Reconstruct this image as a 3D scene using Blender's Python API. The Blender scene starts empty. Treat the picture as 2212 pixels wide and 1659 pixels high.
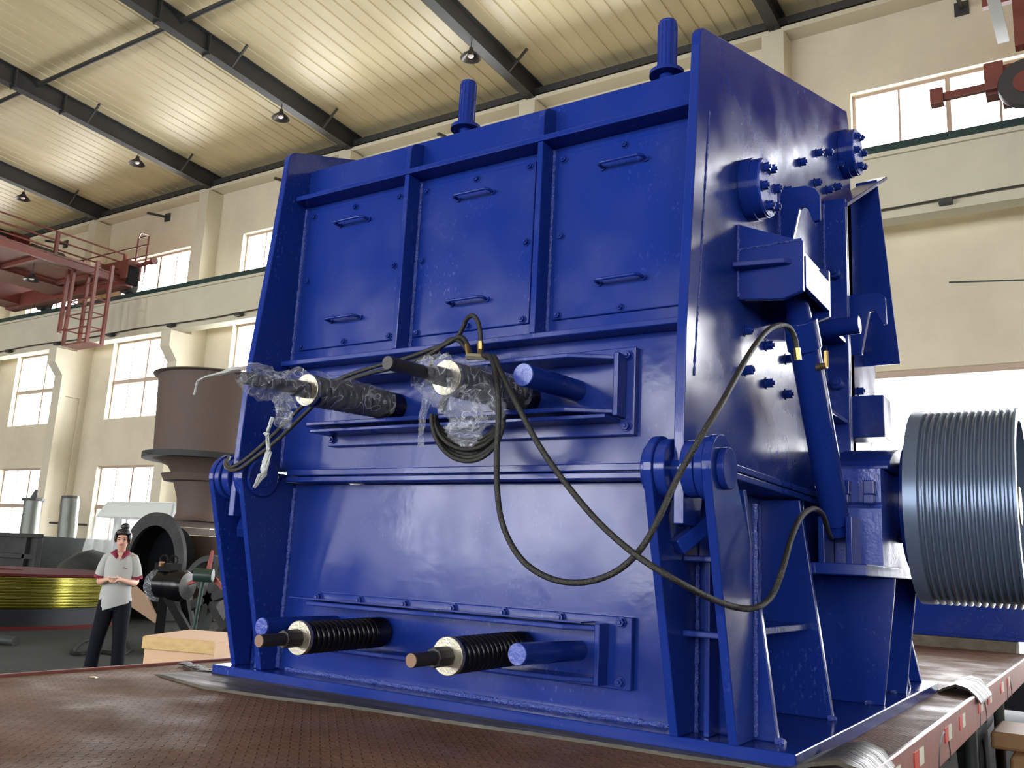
import bpy, bmesh, math, random
from mathutils import Vector, Matrix, noise
PI = math.pi
random.seed(7)
sc = bpy.context.scene
C = sc.collection

# ------------------------------------------------------------------ camera
CAM = Vector((0.0, 0.0, 0.56))
RM = [[0.8382202, 0.5430572, 0.0497571], [-0.065982, 0.1915682, -0.9792589], [-0.5413255, 0.8175515, 0.1964084]]
FPX = 1946.7
cd = bpy.data.cameras.new('camera'); cam = bpy.data.objects.new('camera', cd); C.objects.link(cam)
rx_, dn_, fw_ = [Vector(r) for r in RM]
m = Matrix((rx_, -dn_, -fw_)).transposed().to_4x4(); m.translation = CAM
cam.matrix_world = m
cd.sensor_fit = 'HORIZONTAL'; cd.sensor_width = 36.0; cd.lens = FPX / 2212 * 36
cd.clip_start = 0.05; cd.clip_end = 300
sc.camera = cam

def P(px, py, ax, v):                      # the world point a photograph pixel shows, on the plane ax = v
    d = rx_ * ((px - 1106) / FPX) + dn_ * ((py - 829.5) / FPX) + fw_
    i = 'xyz'.index(ax)
    return CAM + d * ((v - CAM[i]) / d[i])

# ------------------------------------------------------------------ world, exposure
sc.view_settings.view_transform = 'Standard'; sc.view_settings.look = 'None'
sc.view_settings.gamma = 1.0; sc.view_settings.use_curve_mapping = False
sc.view_settings.exposure = 0.0
w = bpy.data.worlds.new('world'); sc.world = w; w.use_nodes = True
bg = w.node_tree.nodes['Background']
bg.inputs['Color'].default_value = (0.95, 0.97, 1.0, 1); bg.inputs['Strength'].default_value = 23.0
cy = sc.cycles
cy.use_denoising = True
cy.max_bounces = 7; cy.diffuse_bounces = 4; cy.glossy_bounces = 4; cy.transmission_bounces = 4; cy.transparent_max_bounces = 12
cy.caustics_reflective = False; cy.caustics_refractive = False
cy.sample_clamp_indirect = 6.0
PITCH = 6.2; WALLY = 17.95; FRONTY = -13.0; XL = -53.24; XR = 20.0; FLOOR = -0.9

def portal(x0, x1, z0, z1, y, facing):     # a window row through which the sky lights the hall
    ld = bpy.data.lights.new('daylight', 'AREA'); ld.shape = 'RECTANGLE'
    ld.size = x1 - x0; ld.size_y = z1 - z0
    ld.cycles.is_portal = True
    o = bpy.data.objects.new('daylight', ld); C.objects.link(o)
    o.location = ((x0 + x1) / 2, y, (z0 + z1) / 2)
    o.rotation_euler = (PI / 2 * (-1 if facing < 0 else 1), 0, 0)
y_ = WALLY + 0.34
portal(XL + 3, XR - 3, 8.9, 10.5, y_, -1); portal(XL + 3, -5.0, 4.75, 7.5, y_, -1); portal(XL + 3, -5.0, 0.3, 3.15, y_, -1); portal(-4.5, 0.6, FLOOR, 4.55, y_, -1)
y_ = FRONTY - 0.34
portal(XL + 3, XR - 3, 3.9, 6.0, y_, 1); portal(XL + 3, XR - 3, 0.3, 3.15, y_, 1); portal(-12.6, -7.4, 0.2, 5.0, y_, 1)

# ------------------------------------------------------------------ materials
MATS = {}
def mat(name, col, rough=0.5, metal=0.0, bump=0.0, bscale=20.0, var=0.0, vscale=3.0, col2=None, rvar=0.0, coat=0.0, spec=0.5, transp=0.0, emis=0.0, stretch=(1, 1, 1)):
    mt = bpy.data.materials.new(name); mt.use_nodes = True
    nt = mt.node_tree; N = nt.nodes; L = nt.links
    b = N['Principled BSDF']
    b.inputs['Base Color'].default_value = (*col, 1); b.inputs['Roughness'].default_value = rough
    b.inputs['Metallic'].default_value = metal; b.inputs['Coat Weight'].default_value = coat
    b.inputs['Specular IOR Level'].default_value = spec
    tc = N.new('ShaderNodeTexCoord'); mp = N.new('ShaderNodeMapping'); mp.inputs['Scale'].default_value = stretch
    L.new(tc.outputs['Object'], mp.inputs['Vector'])
    if var > 0 or col2 is not None:
        n = N.new('ShaderNodeTexNoise'); n.inputs['Scale'].default_value = vscale; n.inputs['Detail'].default_value = 8; n.inputs['Roughness'].default_value = 0.65
        L.new(mp.outputs[0], n.inputs['Vector'])
        r = N.new('ShaderNodeValToRGB'); r.color_ramp.elements[0].position = 0.35; r.color_ramp.elements[1].position = 0.68
        c2 = col2 if col2 is not None else tuple(c * (1 - var) for c in col)
        r.color_ramp.elements[0].color = (*c2, 1); r.color_ramp.elements[1].color = (*col, 1)
        L.new(n.outputs['Fac'], r.inputs['Fac']); L.new(r.outputs['Color'], b.inputs['Base Color'])
    if rvar > 0:
        n = N.new('ShaderNodeTexNoise'); n.inputs['Scale'].default_value = vscale * 1.3; n.inputs['Detail'].default_value = 6
        L.new(mp.outputs[0], n.inputs['Vector'])
        mr = N.new('ShaderNodeMapRange'); mr.inputs['From Min'].default_value = 0.35; mr.inputs['From Max'].default_value = 0.65
        mr.inputs['To Min'].default_value = max(0.03, rough - rvar); mr.inputs['To Max'].default_value = rough + rvar
        L.new(n.outputs['Fac'], mr.inputs['Value']); L.new(mr.outputs[0], b.inputs['Roughness'])
    if bump > 0:
        n = N.new('ShaderNodeTexNoise'); n.inputs['Scale'].default_value = bscale; n.inputs['Detail'].default_value = 4
        L.new(mp.outputs[0], n.inputs['Vector'])
        bp = N.new('ShaderNodeBump'); bp.inputs['Strength'].default_value = bump; bp.inputs['Distance'].default_value = 0.01
        L.new(n.outputs['Fac'], bp.inputs['Height']); L.new(bp.outputs[0], b.inputs['Normal'])
    if emis > 0:
        b.inputs['Emission Color'].default_value = (*col, 1); b.inputs['Emission Strength'].default_value = emis
    if transp > 0:
        t = N.new('ShaderNodeBsdfTransparent'); mx = N.new('ShaderNodeMixShader'); mx.inputs[0].default_value = transp
        L.new(b.outputs[0], mx.inputs[1]); L.new(t.outputs[0], mx.inputs[2]); L.new(mx.outputs[0], N['Material Output'].inputs['Surface'])
    MATS[name] = mt
    return mt

def paint(name):                            # glossy ultramarine machine paint, thinly scuffed, uneven in gloss
    mt = mat(name, (0.007, 0.024, 0.185), 0.20, bump=0.12, bscale=7, rvar=0.08, vscale=2.4, spec=0.29)
    nt = mt.node_tree; N = nt.nodes; L = nt.links; b = N['Principled BSDF']
    tc = N.new('ShaderNodeTexCoord')
    mp = N.new('ShaderNodeMapping'); mp.inputs['Scale'].default_value = (1, 1, 0.55); mp.inputs['Rotation'].default_value = (0.3, 0.5, 0.2); L.new(tc.outputs['Object'], mp.inputs[0])
    fine = N.new('ShaderNodeTexNoise'); fine.inputs['Scale'].default_value = 75; fine.inputs['Detail'].default_value = 3; L.new(mp.outputs[0], fine.inputs['Vector'])
    big = N.new('ShaderNodeTexNoise'); big.inputs['Scale'].default_value = 2.3; big.inputs['Detail'].default_value = 3; L.new(tc.outputs['Object'], big.inputs['Vector'])
    r1 = N.new('ShaderNodeMapRange'); r1.inputs['From Min'].default_value = 0.60; r1.inputs['From Max'].default_value = 0.72; L.new(fine.outputs['Fac'], r1.inputs['Value'])
    r2 = N.new('ShaderNodeMapRange'); r2.inputs['From Min'].default_value = 0.50; r2.inputs['From Max'].default_value = 0.66; L.new(big.outputs['Fac'], r2.inputs['Value'])
    mu = N.new('ShaderNodeMath'); mu.operation = 'MULTIPLY'; L.new(r1.outputs[0], mu.inputs[0]); L.new(r2.outputs[0], mu.inputs[1])
    mx = N.new('ShaderNodeMix'); mx.data_type = 'RGBA'; mx.inputs['A'].default_value = (0.007, 0.024, 0.185, 1); mx.inputs['B'].default_value = (0.045, 0.075, 0.27, 1)
    L.new(mu.outputs[0], mx.inputs['Factor']); L.new(mx.outputs['Result'], b.inputs['Base Color'])
    return mt
blue = paint('blue_paint')
bluedust = mat('blue_paint_scuffed', (0.012, 0.035, 0.29), 0.30, bump=0.25, bscale=60, rvar=0.12, vscale=3.5, col2=(0.05, 0.085, 0.36))
weldm = mat('blue_weld', (0.02, 0.05, 0.30), 0.16, bump=1.0, bscale=160, spec=1.0)
blackm = mat('black_paint', (0.004, 0.004, 0.005), 0.25, bump=0.1, spec=0.35)
steel = mat('machined_steel', (0.40, 0.37, 0.29), 0.38, metal=0.85, rvar=0.08, vscale=30, bump=0.15, bscale=150)
rodm = mat('dark_rod_steel', (0.035, 0.032, 0.032), 0.45, metal=0.5, bump=0.2, bscale=90)
rodend = mat('sawn_rod_end', (0.20, 0.12, 0.075), 0.6, metal=0.3)
hosem = mat('hose_rubber', (0.013, 0.0125, 0.010), 0.42, bump=0.5, bscale=240)
brass = mat('brass', (0.42, 0.30, 0.11), 0.35, metal=0.9)
rust = mat('deck_rust', (0.22, 0.125, 0.08), 0.62, bump=0.35, bscale=30, col2=(0.13, 0.072, 0.045), vscale=2.5, rvar=0.16, spec=0.12)
belt = mat('belt_rubber', (0.085, 0.072, 0.045), 0.5, bump=0.4, bscale=25, col2=(0.022, 0.02, 0.015), vscale=3, rvar=0.15, stretch=(0.4, 3, 1))
trailred = mat('trailer_red_paint', (0.30, 0.09, 0.07), 0.42, bump=0.3, bscale=14, col2=(0.22, 0.075, 0.06), vscale=4)
wallm = mat('plaster_wall', (0.72, 0.65, 0.49), 0.85, bump=0.3, bscale=6, col2=(0.60, 0.54, 0.41), vscale=0.45)
colm = mat('column_plaster', (0.66, 0.61, 0.47), 0.8, bump=0.15, bscale=5, col2=(0.58, 0.53, 0.40), vscale=0.6)
frontwallm = mat('dark_plaster_wall', (0.20, 0.19, 0.16), 0.9, col2=(0.14, 0.13, 0.11), vscale=0.4)
beamm = mat('crane_beam_paint', (0.64, 0.60, 0.46), 0.7, col2=(0.54, 0.51, 0.39), vscale=0.5)
darksteel = mat('rafter_paint', (0.035, 0.036, 0.034), 0.55)
greenp = mat('green_paint', (0.012, 0.055, 0.048), 0.5, col2=(0.008, 0.02, 0.02), vscale=6)
framem = mat('window_frame_paint', (0.45, 0.34, 0.27), 0.6)
reveal = mat('reveal_paint', (0.80, 0.72, 0.52), 0.7)
cranem = mat('crane_red', (0.22, 0.055, 0.038), 0.45, col2=(0.13, 0.035, 0.026), vscale=0.8, bump=0.1)
floorm = mat('concrete_floor', (0.032, 0.037, 0.032), 0.8, bump=0.15, bscale=3, col2=(0.018, 0.02, 0.018), vscale=0.5, spec=0.15)
brown = mat('brown_primer', (0.105, 0.070, 0.055), 0.7, bump=0.15, bscale=12, col2=(0.095, 0.066, 0.055), vscale=1.6)
greyst = mat('grey_steel', (0.042, 0.046, 0.044), 0.6, col2=(0.02, 0.022, 0.022), vscale=2, spec=0.3)
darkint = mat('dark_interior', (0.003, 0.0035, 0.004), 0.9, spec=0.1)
ply = mat('plywood', (0.66, 0.43, 0.26), 0.7, col2=(0.60, 0.38, 0.23), vscale=2, stretch=(1, 1, 5))
pine = mat('pine_batten', (0.62, 0.42, 0.16), 0.6, col2=(0.50, 0.32, 0.12), vscale=5, stretch=(1, 6, 6))
paper = mat('paper', (0.72, 0.76, 0.82), 0.7)
card = mat('cardboard', (0.28, 0.18, 0.11), 0.8)
galv = mat('foil_wrap', (0.15, 0.165, 0.145), 0.4, metal=0.5, bump=0.8, bscale=18)
tarp = mat('white_tarpaulin', (0.62, 0.66, 0.62), 0.45, bump=0.4, bscale=3)
def film_mat():                            # clear film, whitened along noise creases to paint in its glints
    mt = mat('clear_film_white_glints', (0.60, 0.64, 0.70), 0.10, transp=0.8, bump=0.9, bscale=30, spec=1.0)
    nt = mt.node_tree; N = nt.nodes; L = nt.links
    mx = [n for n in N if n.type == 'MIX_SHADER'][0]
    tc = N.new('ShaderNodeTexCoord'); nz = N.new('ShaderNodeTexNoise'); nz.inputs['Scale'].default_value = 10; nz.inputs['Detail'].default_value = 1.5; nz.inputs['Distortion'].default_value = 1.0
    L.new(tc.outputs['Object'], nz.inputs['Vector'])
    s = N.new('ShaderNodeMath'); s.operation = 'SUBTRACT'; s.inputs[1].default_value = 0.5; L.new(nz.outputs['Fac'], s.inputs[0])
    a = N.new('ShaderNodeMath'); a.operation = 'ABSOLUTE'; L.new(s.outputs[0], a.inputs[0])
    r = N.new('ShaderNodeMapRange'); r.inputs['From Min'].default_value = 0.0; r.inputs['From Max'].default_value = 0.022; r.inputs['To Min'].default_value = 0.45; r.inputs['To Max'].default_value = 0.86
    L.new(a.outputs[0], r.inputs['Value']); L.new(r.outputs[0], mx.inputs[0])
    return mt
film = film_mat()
filmb = mat('milky_film', (0.55, 0.58, 0.56), 0.25, transp=0.25, bump=0.5, bscale=5, spec=0.8)
glassm = mat('window_glass', (0.9, 0.95, 1.0), 0.05, transp=0.92)
yel = mat('yellow_grooves', (0.30, 0.28, 0.06), 0.22, metal=0.85)
navy = mat('dark_navy_paint', (0.005, 0.006, 0.009), 0.5, spec=0.3)
maroon = mat('red_oxide', (0.075, 0.012, 0.012), 0.85, spec=0.12)
fan_red = mat('red_enamel', (0.22, 0.035, 0.025), 0.6)
grn = mat('dark_green_enamel', (0.02, 0.045, 0.035), 0.35)
timber = mat('rough_timber', (0.16, 0.13, 0.09), 0.8, bump=0.4, bscale=20, col2=(0.07, 0.06, 0.045), vscale=5)
tyre = mat('tyre_rubber', (0.008, 0.008, 0.008), 0.8, spec=0.2)
orange = mat('orange_steel', (0.26, 0.13, 0.04), 0.6, col2=(0.22, 0.12, 0.05), vscale=5)
refl_w = mat('reflector_white', (0.70, 0.72, 0.60), 0.4)
refl_r = mat('reflector_red', (0.60, 0.06, 0.05), 0.35)
lampm = mat('lamp_reflector', (0.75, 0.70, 0.60), 0.3, metal=0.3)
bulbm = mat('lamp_bulb', (1.0, 0.86, 0.78), 0.3)
skin = mat('skin', (0.60, 0.34, 0.24), 0.5)
shirtm = mat('grey_polo_cloth', (0.38, 0.39, 0.37), 0.85, bump=0.3, bscale=12)
crims = mat('crimson_cloth', (0.20, 0.010, 0.035), 0.8)
trous = mat('dark_trouser_cloth', (0.006, 0.007, 0.011), 0.9, spec=0.15, bump=0.4, bscale=10)
hairm = mat('black_hair', (0.006, 0.005, 0.006), 0.4, bump=0.6, bscale=60)
lipm = mat('lip', (0.35, 0.10, 0.09), 0.5)
whitep = mat('white_plastic', (0.75, 0.75, 0.72), 0.4)
pulm = mat('pulley_iron_with_glare', (0.16, 0.21, 0.30), 0.32, metal=0.5, bump=0.05)  # iron, its base lightened and blued to paint in glare from the gate

def ceiling_mat():
    mt = bpy.data.materials.new('ribbed_ceiling_sheet'); mt.use_nodes = True
    nt = mt.node_tree; N = nt.nodes; L = nt.links; b = N['Principled BSDF']
    tc = N.new('ShaderNodeTexCoord'); mp = N.new('ShaderNodeMapping'); mp.inputs['Scale'].default_value = (1, 0.12, 1)
    L.new(tc.outputs['Object'], mp.inputs[0])
    n = N.new('ShaderNodeTexNoise'); n.inputs['Scale'].default_value = 1.2; n.inputs['Detail'].default_value = 5
    L.new(mp.outputs[0], n.inputs['Vector'])
    r = N.new('ShaderNodeValToRGB'); r.color_ramp.elements[0].position = 0.3; r.color_ramp.elements[1].position = 0.7
    r.color_ramp.elements[0].color = (0.56, 0.47, 0.27, 1); r.color_ramp.elements[1].color = (0.72, 0.62, 0.38, 1)
    L.new(n.outputs['Fac'], r.inputs['Fac']); L.new(r.outputs['Color'], b.inputs['Base Color'])
    b.inputs['Roughness'].default_value = 0.40
    return mt
ceilm = ceiling_mat()

def deck_mat():                             # chequer plate: rows of small raised tear drops
    mt = rust.copy(); mt.name = 'chequer_plate'; nt = mt.node_tree; N = nt.nodes; L = nt.links
    b = N['Principled BSDF']
    tc = N.new('ShaderNodeTexCoord')
    def layer(ang, ox, oy):
        mp = N.new('ShaderNodeMapping'); mp.inputs['Location'].default_value = (ox, oy, 0); mp.inputs['Scale'].default_value = (24, 24, 0)
        L.new(tc.outputs['Object'], mp.inputs[0])
        fr = N.new('ShaderNodeVectorMath'); fr.operation = 'FRACTION'; L.new(mp.outputs[0], fr.inputs[0])
        sb = N.new('ShaderNodeVectorMath'); sb.operation = 'SUBTRACT'; sb.inputs[1].default_value = (0.5, 0.5, 0); L.new(fr.outputs[0], sb.inputs[0])
        ro = N.new('ShaderNodeMapping'); ro.inputs['Rotation'].default_value = (0, 0, ang); L.new(sb.outputs[0], ro.inputs[0])
        scl = N.new('ShaderNodeMapping'); scl.inputs['Scale'].default_value = (2.4, 8.0, 1); L.new(ro.outputs[0], scl.inputs[0])
        ln = N.new('ShaderNodeVectorMath'); ln.operation = 'LENGTH'; L.new(scl.outputs[0], ln.inputs[0])
        mr = N.new('ShaderNodeMapRange'); mr.inputs['From Min'].default_value = 1.0; mr.inputs['From Max'].default_value = 0.6
        mr.inputs['To Min'].default_value = 0; mr.inputs['To Max'].default_value = 1; L.new(ln.outputs['Value'], mr.inputs['Value'])
        return mr.outputs[0]
    a = layer(0.8, 0, 0); c = layer(-0.8, 0.5, 0.5)
    mx = N.new('ShaderNodeMath'); mx.operation = 'MAXIMUM'; L.new(a, mx.inputs[0]); L.new(c, mx.inputs[1])
    bp = N.new('ShaderNodeBump'); bp.inputs['Strength'].default_value = 1.0; bp.inputs['Distance'].default_value = 0.006
    L.new(mx.outputs[0], bp.inputs['Height'])
    old = [l for l in L if l.to_node == b and l.to_socket.name == 'Normal']
    for l in old:
        L.new(l.from_socket, bp.inputs['Normal'])
    L.new(bp.outputs[0], b.inputs['Normal'])
    return mt
deckm = deck_mat()

# ------------------------------------------------------------------ mesh builder
def frame_of(d):
    d = Vector(d).normalized()
    u = d.cross(Vector((0, 0, 1)))
    if u.length < 1e-4: u = Vector((1, 0, 0))
    u.normalize(); v = d.cross(u).normalized()
    return d, u, v

class MB:
    def __init__(s): s.v = []; s.f = []
    def add(s, vs, fs):
        o = len(s.v); s.v += [Vector(p) for p in vs]; s.f += [tuple(i + o for i in f) for f in fs]; return s
    def box(s, x0, x1, y0, y1, z0, z1):
        if x0 > x1: x0, x1 = x1, x0
        if y0 > y1: y0, y1 = y1, y0
        if z0 > z1: z0, z1 = z1, z0
        return s.add([(x0, y0, z0), (x1, y0, z0), (x1, y1, z0), (x0, y1, z0), (x0, y0, z1), (x1, y0, z1), (x1, y1, z1), (x0, y1, z1)],
                     [(0, 3, 2, 1), (4, 5, 6, 7), (0, 1, 5, 4), (1, 2, 6, 5), (2, 3, 7, 6), (3, 0, 4, 7)])
    def prism(s, poly, ax, a0, a1):         # poly: 2D outline in the two other axes (in xyz order)
        if a0 > a1: a0, a1 = a1, a0
        def mk(p, a):
            if ax == 'x': return (a, p[0], p[1])
            if ax == 'y': return (p[0], a, p[1])
            return (p[0], p[1], a)
        ar = sum(poly[i][0] * poly[(i + 1) % len(poly)][1] - poly[(i + 1) % len(poly)][0] * poly[i][1] for i in range(len(poly)))
        p = list(poly) if ar > 0 else list(reversed(poly))
        if ax == 'y': p.reverse()
        n = len(p)
        return s.add([mk(q, a0) for q in p] + [mk(q, a1) for q in p],
                     [tuple(reversed(range(n))), tuple(range(n, 2 * n))] + [(i, (i + 1) % n, n + (i + 1) % n, n + i) for i in range(n)])
    def cyl(s, p0, p1, r0, r1=None, n=24, cap=True):
        r1 = r0 if r1 is None else r1
        p0 = Vector(p0); p1 = Vector(p1); d, u, v = frame_of(p1 - p0)
        vs = []
        for p, r in ((p0, r0), (p1, r1)):
            vs += [p + (u * math.cos(2 * PI * i / n) + v * math.sin(2 * PI * i / n)) * r for i in range(n)]
        fs = [(i, (i + 1) % n, n + (i + 1) % n, n + i) for i in range(n)]
        if cap: fs += [tuple(reversed(range(n))), tuple(range(n, 2 * n))]
        return s.add(vs, fs)
    def lathe(s, prof, o, d, n=48, close=False):   # prof: (distance along d, radius)
        o = Vector(o); d, u, v = frame_of(d); vs = []
        for a, r in prof:
            vs += [o + d * a + (u * math.cos(2 * PI * i / n) + v * math.sin(2 * PI * i / n)) * max(r, 1e-4) for i in range(n)]
        m = len(prof); fs = []
        for k in range(m if close else m - 1):
            k2 = (k + 1) % m
            for i in range(n):
                j = (i + 1) % n; fs.append((k * n + i, k * n + j, k2 * n + j, k2 * n + i))
        return s.add(vs, fs)
    def tube(s, pts, r, n=8, cap=True, jit=0.0):
        pts = [Vector(p) for p in pts]; vs = []
        t0 = (pts[1] - pts[0]).normalized(); _, u, v = frame_of(t0)
        for i, p in enumerate(pts):
            t = (pts[min(i + 1, len(pts) - 1)] - pts[max(i - 1, 0)])
            t = t.normalized() if t.length > 1e-9 else t0
            u = (u - t * u.dot(t)).normalized(); v = t.cross(u)
            rr = r[i] if isinstance(r, (list, tuple)) else r
            rr *= 1 + random.uniform(-jit, jit)
            vs += [p + (u * math.cos(2 * PI * k / n) + v * math.sin(2 * PI * k / n)) * rr for k in range(n)]
        fs = []
        for i in range(len(pts) - 1):
            for k in range(n):
                j = (k + 1) % n; fs.append((i * n + k, i * n + j, (i + 1) * n + j, (i + 1) * n + k))
        if cap: fs += [tuple(reversed(range(n))), tuple(range((len(pts) - 1) * n, len(pts) * n))]
        return s.add(vs, fs)
    def bar(s, p0, p1, w, h=None):          # square bar between two points
        h = w if h is None else h
        p0 = Vector(p0); p1 = Vector(p1); d, u, v = frame_of(p1 - p0)
        vs = []
        for p in (p0, p1):
            for a, b in ((-1, -1), (1, -1), (1, 1), (-1, 1)): vs.append(p + u * (a * w / 2) + v * (b * h / 2))
        return s.add(vs, [(0, 1, 2, 3), (7, 6, 5, 4), (0, 4, 5, 1), (1, 5, 6, 2), (2, 6, 7, 3), (3, 7, 4, 0)])
    def build(s, name, m, parent=None, bevel=0.0, smooth=False, origin=None, seg=2):
        o0 = Vector(origin) if origin is not None else Vector((0, 0, 0))
        par_o = Vector((0, 0, 0))
        if parent is not None: par_o = WORLD_O.get(parent.name, Vector((0, 0, 0)))
        if origin is None: o0 = par_o
        me = bpy.data.meshes.new(name)
        me.from_pydata([tuple(p - o0) for p in s.v], [], s.f)
        bm = bmesh.new(); bm.from_mesh(me); bmesh.ops.recalc_face_normals(bm, faces=bm.faces); bm.to_mesh(me); bm.free()
        me.materials.append(m)
        if smooth:
            me.polygons.foreach_set('use_smooth', [True] * len(me.polygons))
            try: me.set_sharp_from_angle(angle=math.radians(38))
            except Exception: pass
        me.update()
        o = bpy.data.objects.new(name, me); C.objects.link(o)
        if bevel > 0:
            bv = o.modifiers.new('bevel', 'BEVEL'); bv.width = bevel; bv.segments = seg; bv.limit_method = 'ANGLE'; bv.angle_limit = math.radians(40)
        if parent is not None:
            o.parent = parent; o.location = o0 - par_o
        else:
            o.location = o0
        WORLD_O[o.name] = o0
        return o
WORLD_O = {}
def tag(o, label=None, cat=None, group=None, kind=None):
    if label: o['label'] = label
    if cat: o['category'] = cat
    if group: o['group'] = group
    if kind: o['kind'] = kind
    return o
def thing(name, loc, label, cat, group=None):
    o = bpy.data.objects.new(name, None); C.objects.link(o); o.location = loc; o.empty_display_size = 0.2
    WORLD_O[o.name] = Vector(loc)
    return tag(o, label, cat, group)
def copy_tree(o, parent=None):
    c = o.copy(); C.objects.link(c)
    if parent is not None: c.parent = parent
    for ch in list(o.children): copy_tree(ch, c)
    return c
def spline(pts, n=8):
    pts = [Vector(p) for p in pts]; out = []
    for i in range(len(pts) - 1):
        p0 = pts[max(i - 1, 0)]; p1 = pts[i]; p2 = pts[i + 1]; p3 = pts[min(i + 2, len(pts) - 1)]
        for k in range(n):
            t = k / n
            out.append(0.5 * ((2 * p1) + (p2 - p0) * t + (2 * p0 - 5 * p1 + 4 * p2 - p3) * t * t + (3 * p1 - p0 - 3 * p2 + p3) * t ** 3))
    out.append(pts[-1]); return out
def wbead_mesh(mb, p0, p1, r=0.008, step=0.012):
    p0 = Vector(p0); p1 = Vector(p1); n = max(4, int((p1 - p0).length / step))
    pts = [p0.lerp(p1, i / n) + Vector([random.uniform(-0.0015, 0.0015) for _ in range(3)]) for i in range(n + 1)]
    mb.tube(pts, r, n=6, jit=0.3)
# ------------------------------------------------------------------ the hall
def struct(name, mb, m, parent=None, **k):
    o = mb.build(name, m, parent, **k)
    if parent is None: o['kind'] = 'structure'
    return o
EAVE = 12.62; SLOPE = 0.055; RIDGE_Y = 2.5
def roofz(y): return EAVE + SLOPE * ((17.95 - y) if y > RIDGE_Y else (y - FRONTY) * (17.95 - RIDGE_Y) / (RIDGE_Y - FRONTY))

def wall_openings(mb, x0, x1, z0, z1, y0, y1, ops):
    xs = sorted(set([x0, x1] + [v for o in ops for v in o[:2]]))
    for a, b in zip(xs[:-1], xs[1:]):
        mx = (a + b) / 2
        hs = sorted([(o[2], o[3]) for o in ops if o[0] < mx < o[1]])
        z = z0
        for h0, h1 in hs:
            if h0 > z: mb.box(a, b, y0, y1, z, h0)
            z = h1
        if z < z1: mb.box(a, b, y0, y1, z, z1)

bays = [-28.64 + PITCH * k for k in range(-3, 8)]            # left edge of each bay's windows
rows = [(0.3, 3.15, 1.78), (4.75, 7.5, 6.07), (8.9, 10.48, None)]
GATE = (-4.5, 0.6, FLOOR, 4.55)
wn = 0
def window(x0, x1, z0, z1, tr, y, name):
    o = MB(); t = 0.06; h = 0.03
    o.box(x0, x1, y - h, y + h, z0, z0 + t); o.box(x0, x1, y - h, y + h, z1 - t, z1)
    o.box(x0, x0 + t, y - h, y + h, z0 + t, z1 - t); o.box(x1 - t, x1, y - h, y + h, z0 + t, z1 - t)
    if tr: o.box(x0 + t, x1 - t, y - 0.045, y + 0.045, tr - 0.07, tr + 0.07)
    wpan = (x1 - x0) / 4
    for k in (1, 2, 3):
        r = 0.045 if k == 2 else 0.022
        for a, b in (((z0 + t, tr - 0.07), (tr + 0.07, z1 - t)) if tr else ((z0 + t, z1 - t),)):
            o.box(x0 + k * wpan - r, x0 + k * wpan + r, y - h, y + h, a, b)
    f = o.build(name, framem, origin=((x0 + x1) / 2, y, z0)); f['kind'] = 'structure'
    g = MB().box(x0 + t, x1 - t, y - 0.004, y + 0.004, z0 + t, z1 - t).build('pane', glassm, f)
    return f
for nm, y0, y1, gate in (('wall_back', WALLY, WALLY + 0.3, True), ('wall_front', FRONTY - 0.3, FRONTY, False)):
    ops = []
    for bx in bays:
        for (z0, z1, tr) in (rows if gate else ((0.3, 3.15, 1.78), (3.9, 6.0, None))):
            if gate and z1 < 8 and bx + 3.6 > GATE[0] and bx < GATE[1]: continue
            if not gate and bx + 3.6 > -12.6 and bx < -7.2 and z0 < 6: continue
            ops.append((bx, bx + 3.6, z0, z1))
            wn += 1
            window(bx, bx + 3.6, z0, z1, tr, y0 + 0.2 if gate else y1 - 0.2, 'window_%d' % wn)
    if gate: ops.append(GATE)
    else:
        wn += 1; ops.append((-12.6, -7.4, 0.2, 5.0)); window(-12.6, -7.4, 0.2, 5.0, None, y1 - 0.2, 'window_%d' % wn)
    mb = MB(); wall_openings(mb, XL, XR, FLOOR, EAVE + 0.1, y0, y1, ops); struct(nm, mb, wallm if gate else frontwallm)
struct('wall_left', MB().prism([(FRONTY, FLOOR), (WALLY, FLOOR), (WALLY, EAVE), (RIDGE_Y, roofz(RIDGE_Y) + 0.05), (FRONTY, EAVE)], 'x', XL - 0.3, XL), wallm)
struct('wall_right', MB().prism([(FRONTY, FLOOR), (WALLY, FLOOR), (WALLY, EAVE), (RIDGE_Y, roofz(RIDGE_Y) + 0.05), (FRONTY, EAVE)], 'x', XR, XR + 0.3), wallm)
struct('floor', MB().box(XL - 1, XR + 1, FRONTY - 1, WALLY + 9, FLOOR - 0.2, FLOOR), floorm)
# gate: steel frame and lintel
mb = MB(); mb.box(GATE[0], GATE[0] + 0.12, WALLY + 0.1, WALLY + 0.22, FLOOR, GATE[3]); mb.box(GATE[1] - 0.12, GATE[1], WALLY + 0.1, WALLY + 0.22, FLOOR, GATE[3])
mb.box(GATE[0] + 0.12, GATE[1] - 0.12, WALLY + 0.1, WALLY + 0.22, GATE[3] - 0.12, GATE[3]); struct('door_1', mb, framem)
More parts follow.
